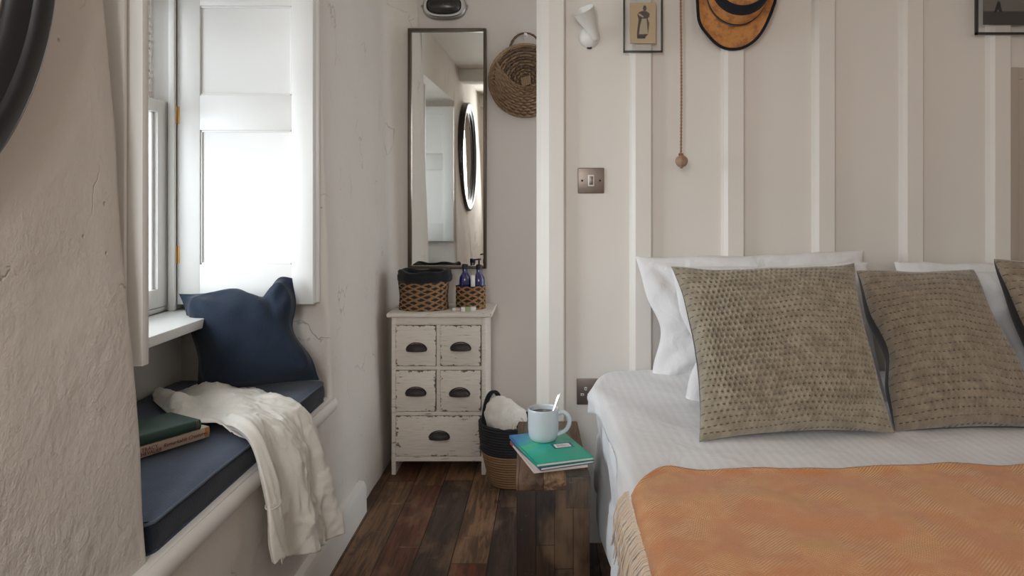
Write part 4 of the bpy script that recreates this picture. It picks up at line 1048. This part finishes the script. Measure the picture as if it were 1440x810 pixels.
M['paperwhite'] = paint('white_paper', (.80, .77, .74), .8, 100, .05)
cb = Vector((.004, 2.02, TB))
_, Mr = flatbook(cb+Vector((-.006, .004, 0)), 17.5, .240, .148, .0095, (paint('pinkish_white_cover', (.74, .60, .56), .4, 60, .0), M['paperwhite']), 'thin pinkish white book with a red corner at the bottom of the side table stack')
flatbook(cb+Vector((.003, -.006, .0098)), 22, .232, .150, .008, (paint('slate_blue_cover', (.05, .10, .16), .4, 60, .0), M['paperwhite']), 'slim slate blue book between the pinkish white and the teal book')
m = MB(); m.box(-.0745, -.052, .092, .1205, -.0002, .0098, .0006, M=Mr); m.build('red_corner', paint('red_binding', (.50, .035, .03), .4, 60, .0), bpy.data.objects['book.002'])
tb, Mx = flatbook(cb+Vector((.0, .003, .0181)), 19.5, .245, .158, .0085, (M['teal'], M['paperwhite']), 'teal and blue printed book on top of the stack, under the mug')
m = MB(); m.box(.004, .062, -.030, .010, .0084, .0088, M=Mx @ Matrix.Rotation(R(-2), 4, 'Z')); m.build('label_border', paint('dark_teal_print', (.005, .12, .17), .4, 60, .0), tb)
m = MB(); m.box(.011, .055, -.024, .004, .0087, .0091, M=Mx @ Matrix.Rotation(R(-2), 4, 'Z')); lb = m.build('cover_label', M['paperwhite'], tb)
m = MB()
for k in range(4): m.box(.016, .016+(.034, .026, .032, .022)[k], -.019+.0052*k, -.0174+.0052*k, .0090, .00925, M=Mx @ Matrix.Rotation(R(-2), 4, 'Z'))
m.build('print_line', M['ink'], tb)
TT = cb.z+.0181+.0085+.0004
# ---------------------------------------------------------------- mug
mg = thing('mug', (-.014, 2.075, TT), 'pale blue-white mug of black tea standing on the teal book', 'mug')
Mm = Matrix.Translation((-.014, 2.075, TT+.0005))
t = NT('glazed_ceramic'); M['glaze'] = t.done((.60, .66, .71), .2, Specular_IOR_Level=.6)
Hm = .088
m = MB(); m.lathe([(.001, .001), (.030, .001), (.033, .0), (.0375, .004), (.0415, .014), (.0430, .030), (.0432, Hm-.004), (.0426, Hm-.001), (.0415, Hm), (.0400, Hm-.002), (.0395, Hm-.006), (.0395, .03), (.035, .010), (.001, .008)], 64, Mm); m.build('mug_body', M['glaze'], mg, 60)
m = MB(); pts = crom([[(.041, 0, .074), (.041, 0, .074)], [(.056, 0, .078), (.056, 0, .078)], [(.070, 0, .068), (.070, 0, .068)], [(.0735, 0, .048), (.0735, 0, .048)], [(.063, 0, .028), (.063, 0, .028)], [(.040, 0, .015), (.040, 0, .015)]], 30, 2)[:, 0]
m.tube([Mm @ (Matrix.Rotation(R(-8), 3, 'Z') @ Vector(p)) for p in pts], .0062, 12, flat=1, caps=False); m.build('handle', M['glaze'], mg, 180)
te = MB(); te.lathe([(.001, .0735), (.0397, .0735)], 48, Mm); te.build('tea', paint('black_tea', (.045, .016, .008), .08, 5, .0), mg)
sp = thing('spoon', (-.014, 2.07, TT+.012), 'small steel spoon standing in the mug with its handle up', 'spoon')
a0 = Mm @ Vector((.004, -.004, .014)); a1 = at(788, 553, 2.10); d_ = (a1-a0)
m = MB(); m.tube([a0+d_*k for k in (0, .04, .10, .18, .24)], [.004, .011, .013, .008, .003], 12, flat=.25, up=(0, 1, 0)); m.build('bowl', M['chrome'], sp, 60)
m = MB(); m.tube([a0+d_*k for k in (.22, .3, .5, .7, .85, .95, 1)], [.0026, .0022, .0026, .0038, .0052, .0055, .003], 12, flat=.35, up=(0, 1, 0)); m.build('handle', M['chrome'], sp, 60)

# ================================================================ ON THE BOARDED WALL
def wxp(px, y=WY): return (px-771)*y/F
def wzp(py, y=WY): return H-(py-281)*y/F
def plate(name, px0, px1, py0, py1, label, cat):
    th = thing(name, (wxp((px0+px1)/2), WY, wzp(py1)), label, cat); m = MB(); m.box(wxp(px0), wxp(px1), WY-.007, WY-.0002, wzp(py1), wzp(py0), .003, 3); m.build('face_plate', M['switchplate'], th); return th
sw = plate('light_switch', 812.5, 849.5, 236, 272, 'square brushed bronze light switch on the boarded wall', 'light switch')
xc, zc = wxp(831), wzp(254)
m = MB(); m.box(xc-.0105, xc+.0105, WY-.0095, WY-.006, zc-.019, zc+.019, .001); m.build('rocker_surround', M['sockwhite'], sw)
m = MB(); m.box(xc-.0065, xc+.0065, WY-.0125, WY-.009, zc-.014, zc+.014, .001); m.build('rocker', M['switchplate'], sw)
for s_ in (-1, 1):
    m = MB(); m.lathe([(.0035, 0), (.0035, .0015), (.002, .002)], 14, Matrix.Translation((xc+s_*.030, WY-.0068, zc)) @ Matrix.Rotation(R(90), 4, 'X'), capt=True); m.build('screw', M['iron'], sw)
sk = plate('wall_socket', 811, 872, 532, 568.5, 'brushed bronze double wall socket beside the corner of the bed', 'socket')
for xo in (.030, .106):
    xs = wxp(811)+xo; zs = wzp(550)
    for (dx, dz, w_, h_) in ((0, .010, .008, .011), (-.0115, -.010, .011, .008), (.0115, -.010, .011, .008)):
        m = MB(); m.box(xs+dx-w_/2, xs+dx+w_/2, WY-.0085, WY-.0065, zs+dz-h_/2, zs+dz+h_/2, .001); o = m.build('socket_surround', M['sockwhite'], sk)
        m = MB(); m.box(xs+dx-w_/2+.0025, xs+dx+w_/2-.0025, WY-.009, WY-.008, zs+dz-h_/2+.0025, zs+dz+h_/2-.0025); m.build('socket_slot', M['darkhole'], o)
m = MB(); m.box(wxp(811)+.052, wxp(811)+.062, WY-.011, WY-.0065, wzp(541)-.006, wzp(541)+.010, .001); m.build('rocker', M['switchplate'], sk)
# sconce
sc_ = thing('wall_spotlight', (wxp(828), WY, wzp(70)), 'small white wall spotlight with its conical shade tilted up to the left', 'wall light')
c0 = Vector((wxp(828.5), WY, wzp(53)))
m = MB(); m.lathe([(.036, 0), (.036, .006), (.034, .014), (.027, .026), (.015, .033), (.001, .035)], 40, Matrix.Translation(c0) @ Matrix.Rotation(R(90), 4, 'X')); m.build('wall_rose', M['white'], sc_, 50)
tip = at(835, 49, WY-.045); mouth = at(820, 14, WY-.085); ax = (mouth-tip); q_ = ax.to_track_quat('Z', 'Y').to_matrix().to_4x4(); Lc = ax.length
m = MB(); m.lathe([(.001, -.018), (.009, -.016), (.013, -.006), (.015, .004), (.019, Lc*.3), (.0385, Lc), (.0395, Lc+.001), (.0375, Lc+.001), (.017, Lc*.3), (.001, Lc*.25)], 40, Matrix.Translation(tip) @ q_); m.build('conical_shade', M['white'], sc_, 50)
m = MB(); m.tube([c0+Vector((.004, -.028, 0)), tip+Vector((0, .003, -.004))], .010, 14); m.build('swivel_joint', M['white_dull'], sc_, 50)
m = MB(); m.box(c0.x-.008, c0.x+.008, WY-.012, WY-.004, c0.z-.0395, c0.z-.033, .002); m.build('rocker', M['iron'], sc_)
# pull cord
M['twine'] = paint('jute_twine', (.40, .24, .13), .9, 400, .4, .2)
pc = thing('pull_cord', (wxp(957, 2.40), 2.40, wzp(240, 2.40)), 'brown twine pull cord with a small wooden acorn hanging before the boarded wall', 'pull cord')
cxp, czp = wxp(957.5, 2.40), wzp(217, 2.40)
m = MB()
for s_ in range(2): m.tube([(cxp+.0018*math.cos(i*.8+s_*math.pi)+.0015*math.sin(i*.02), 2.40+.0018*math.sin(i*.8+s_*math.pi), czp+(2.2-czp)*i/330) for i in range(331)], .0021, 6)
m.build('cord', M['twine'], pc, 180)
m = MB(); m.lathe([(.001, -.024), (.004, -.023), (.006, -.019), (.012, -.017), (.0175, -.011), (.0205, -.003), (.0205, .005), (.017, .012), (.010, .017), (.005, .019), (.002, .022)], 28, Matrix.Translation((cxp+.002, 2.40, czp-.022)), fn=lambda a, z: 1+.05*math.sin(a*6)); m.build('acorn_knob', paint('pale_turned_wood', (.42, .28, .18), .6, 90, .2, .25), pc, 60)
m = MB(); m.tube([(cxp+.006*math.cos(a), 2.40+.006*math.sin(a), czp+.002*math.sin(a*2)) for a in np.linspace(0, 2*math.pi, 14, endpoint=False)], .0026, 6, closed=True); m.build('knot', M['twine'], pc, 180)
# glass picture frames
M['blackmetal'] = paint('thin_black_metal', (.015, .013, .013), .4, 80, .05)
def picture(x0, x1, z0, z1, y, label, fw=.0055):
    th = thing('picture_frame', ((x0+x1)/2, y, z0), label, 'picture')
    m = MB(); m.box(x0, x0+fw, y-.008, y+.006, z0, z1, .0008); m.box(x1-fw, x1, y-.008, y+.006, z0, z1, .0008); m.box(x0, x1, y-.008, y+.006, z0, z0+fw*1.2, .0008); m.box(x0, x1, y-.008, y+.006, z1-fw, z1, .0008); m.build('metal_frame', M['blackmetal'], th)
    for yy in (y-.004, y+.003): m = MB(); m.box(x0+fw*.5, x1-fw*.5, yy, yy+.0012, z0+fw*.5, z1-fw*.5); m.build('glass', M['glass'], th, 0)
    return th
yp = 2.455
x0, x1, z0 = wxp(876.5, yp), wxp(931.5, yp), wzp(74, yp); z1 = z0+.205
p1 = picture(x0, x1, z0, z1, yp, 'small black-edged glass frame with a sepia print of a standing woman in an apron', .0045)
ax0, ax1, az0, az1 = wxp(886, yp), wxp(922, yp), wzp(61.5, yp), wzp(4, yp)
m = MB(); m.box(ax0, ax1, yp-.0022, yp-.0008, az0, az1); pr = m.build('print', paint('sepia_paper', (.56, .44, .28), .8, 60, .05, .1), p1)
ink = paint('grey_brown_ink', (.13, .10, .09), .8, 200, .1, .2); ink2 = paint('pale_apron_ink', (.46, .40, .28), .8, 200, .1, .1)
def poly2(pts, mat, name, d):      # flat printed shape; pts in target pixels of the print
    m = MB(); pts = [(wxp(a, yp), wzp(b, yp)) for a, b in pts]; m.prism(pts, 0, .00025, lambda a, b, q: (a, yp-.0023-d-q, b)); m.build(name, mat, pr, 0)
poly2([(905, 8), (907.5, 8), (909, 10.5), (908.8, 14), (907, 16), (905, 15.5), (903.8, 12.5)], ink, 'printed_figure', 0)
poly2([(903.5, 15.5), (909, 16), (913.5, 19.5), (913, 24), (910.5, 26), (913, 33), (911, 49), (908, 52), (897, 52), (895.5, 49), (896.5, 38), (898, 28), (896, 21), (899, 17)], ink, 'printed_figure', 0)
poly2([(902.5, 26.5), (909, 26.5), (911, 48), (898.5, 48.5), (900, 36)], ink2, 'printed_apron', .0004)
poly2([(897, 21), (904, 25), (905, 23.5), (899, 19)], ink2, 'printed_arm', .0004)
poly2([(895.5, 50), (908, 50.5), (907, 54.5), (896, 54.5)], paint('dark_shadow_ink', (.05, .05, .05), .8, 60, .0), 'printed_shoes', .0003)
yp2 = 2.455
X0, X1, Z0 = wxp(1371.5, yp2), wxp(1500, yp2), wzp(49, yp2)
p2 = picture(X0, X1, Z0, Z0+.24, yp2, 'glass frame with a dark old beach photograph cut off at the top right corner', .006)
m = MB(); m.box(wxp(1382, yp2), wxp(1490, yp2), yp2-.0022, yp2-.0008, wzp(35, yp2), Z0+.20)
t = NT('faded_photo_print'); c = t.coord(); x, y, z = t.sep(c); n_ = t.noise(c, 60, 4, .7)
hz = wzp(16, yp2)-p2.location.z
base = t.mix(t.step(z, hz-.002, hz+.002), (.030, .026, .024), (.16, .15, .13)); base = t.mix(t.m_('MULTIPLY', n_, .35), base, (.09, .08, .07))
m.build('photo_print', t.done(base, .5), p2)
def poly3(pts, mat, name):
    m = MB(); pts = [(wxp(a, yp2), wzp(b, yp2)) for a, b in pts]; m.prism(pts, 0, .0003, lambda a, b, q: (a, yp2-.0024-q, b)); m.build(name, mat, p2, 0)
poly3([(1402, 3), (1404, 2), (1406, 4), (1407, 10), (1409, 17), (1405, 17), (1403, 13), (1400, 18), (1397, 18), (1400, 9)], paint('near_black_ink', (.012, .011, .011), .7, 60, .0), 'printed_figure')
# straw hat
ht = thing('straw_hat', (wxp(1037, 2.44), 2.46, wzp(66, 2.44)), 'orange-brown straw hat with black edging hung crown-forward on the boarded wall', 'hat')
t = NT('orange_straw'); c = t.coord(); f = t.noise(c, 30, 4, .7); g_ = t.noise(t.map(c, (1, 1, 4)), 140, 3)
M['straw'] = t.done(t.mix(t.step(f, .4, .68), (.62, .27, .075), (.34, .13, .045)), .7, t.bump(g_, .4, .003))
M['blackband'] = fabric('black_ribbon', (.012, .013, .018), (.02, .02, .026), 900, .2)
hc = (wxp(1037, 2.40), wzp(-14, 2.40))
k_ = 2.40/F
ctrl = [(0, 55), (22, 57), (42, 68), (60, 71), (75, 78), (90, 79), (105, 77), (120, 70), (135, 62), (150, 58), (165, 57), (180, 57), (210, 60), (240, 76), (270, 86), (300, 76), (330, 58), (360, 55)]
def brimR(deg):
    deg %= 360
    for (a, r), (b, q) in zip(ctrl, ctrl[1:]):
        if a <= deg <= b: s_ = (deg-a)/(b-a); return (r+(q-r)*s_)*k_
m = MB(); n = 120; P = np.zeros((n, 14, 3)); edge = []; base_r = .068
for i in range(n):
    dg_ = 360*i/n; a = R(dg_-180)                    # deg 90 -> straight down
    ro = sum(brimR(dg_+o_) for o_ in (-8, -4, 0, 4, 8))/5
    for j in range(14):
        k = j/13; r = base_r*(1-k)+ro*k
        d = .052-.030*k+.018*k*k*math.cos(2*(a))-.012*math.sin(math.pi*k)+.004*math.sin(5*a)*k
        P[i, j] = (hc[0]+r*math.cos(a), 2.453-d, hc[1]+r*math.sin(a)*1.0)
    edge.append(tuple(P[i, 13]))
m.grid(P, None, True, False); o = m.build('brim', M['straw'], ht, 180); sm = o.modifiers.new('s', 'SOLIDIFY'); sm.thickness = .003; sm.offset = 0
m = MB(); m.tube(edge, .0052, 8, closed=True); 
m.build('edge_binding', M['blackband'], ht, 180)
def crown_ring(m, prof, n=72):
    P = np.zeros((n, len(prof), 3))
    for i in range(n):
        a = 2*math.pi*i/n
        for j, (rx, rz, d) in enumerate(prof): P[i, j] = (hc[0]+rx*math.cos(a), 2.453-d, hc[1]+rz*math.sin(a)-.001)
    m.grid(P, None, True, False)
m = MB(); crown_ring(m, [(.100, .112, .035), (.099, .110, .055), (.097, .104, .075), (.093, .090, .098), (.088, .078, .112), (.076, .064, .120), (.05, .042, .118), (.02, .024, .108), (.001, .001, .104)]); m.build('crown', M['straw'], ht, 60)
m = MB(); crown_ring(m, [(.099, .111, .040), (.1005, .1135, .042), (.100, .1125, .052), (.097, .109, .053)]); m.build('hat_band', M['blackband'], ht, 60)
m = MB(); crown_ring(m, [(.093, .090, .096), (.0955, .0925, .098), (.0905, .082, .114), (.078, .067, .1235), (.075, .064, .118)]); m.build('crown_band', M['blackband'], ht, 60)
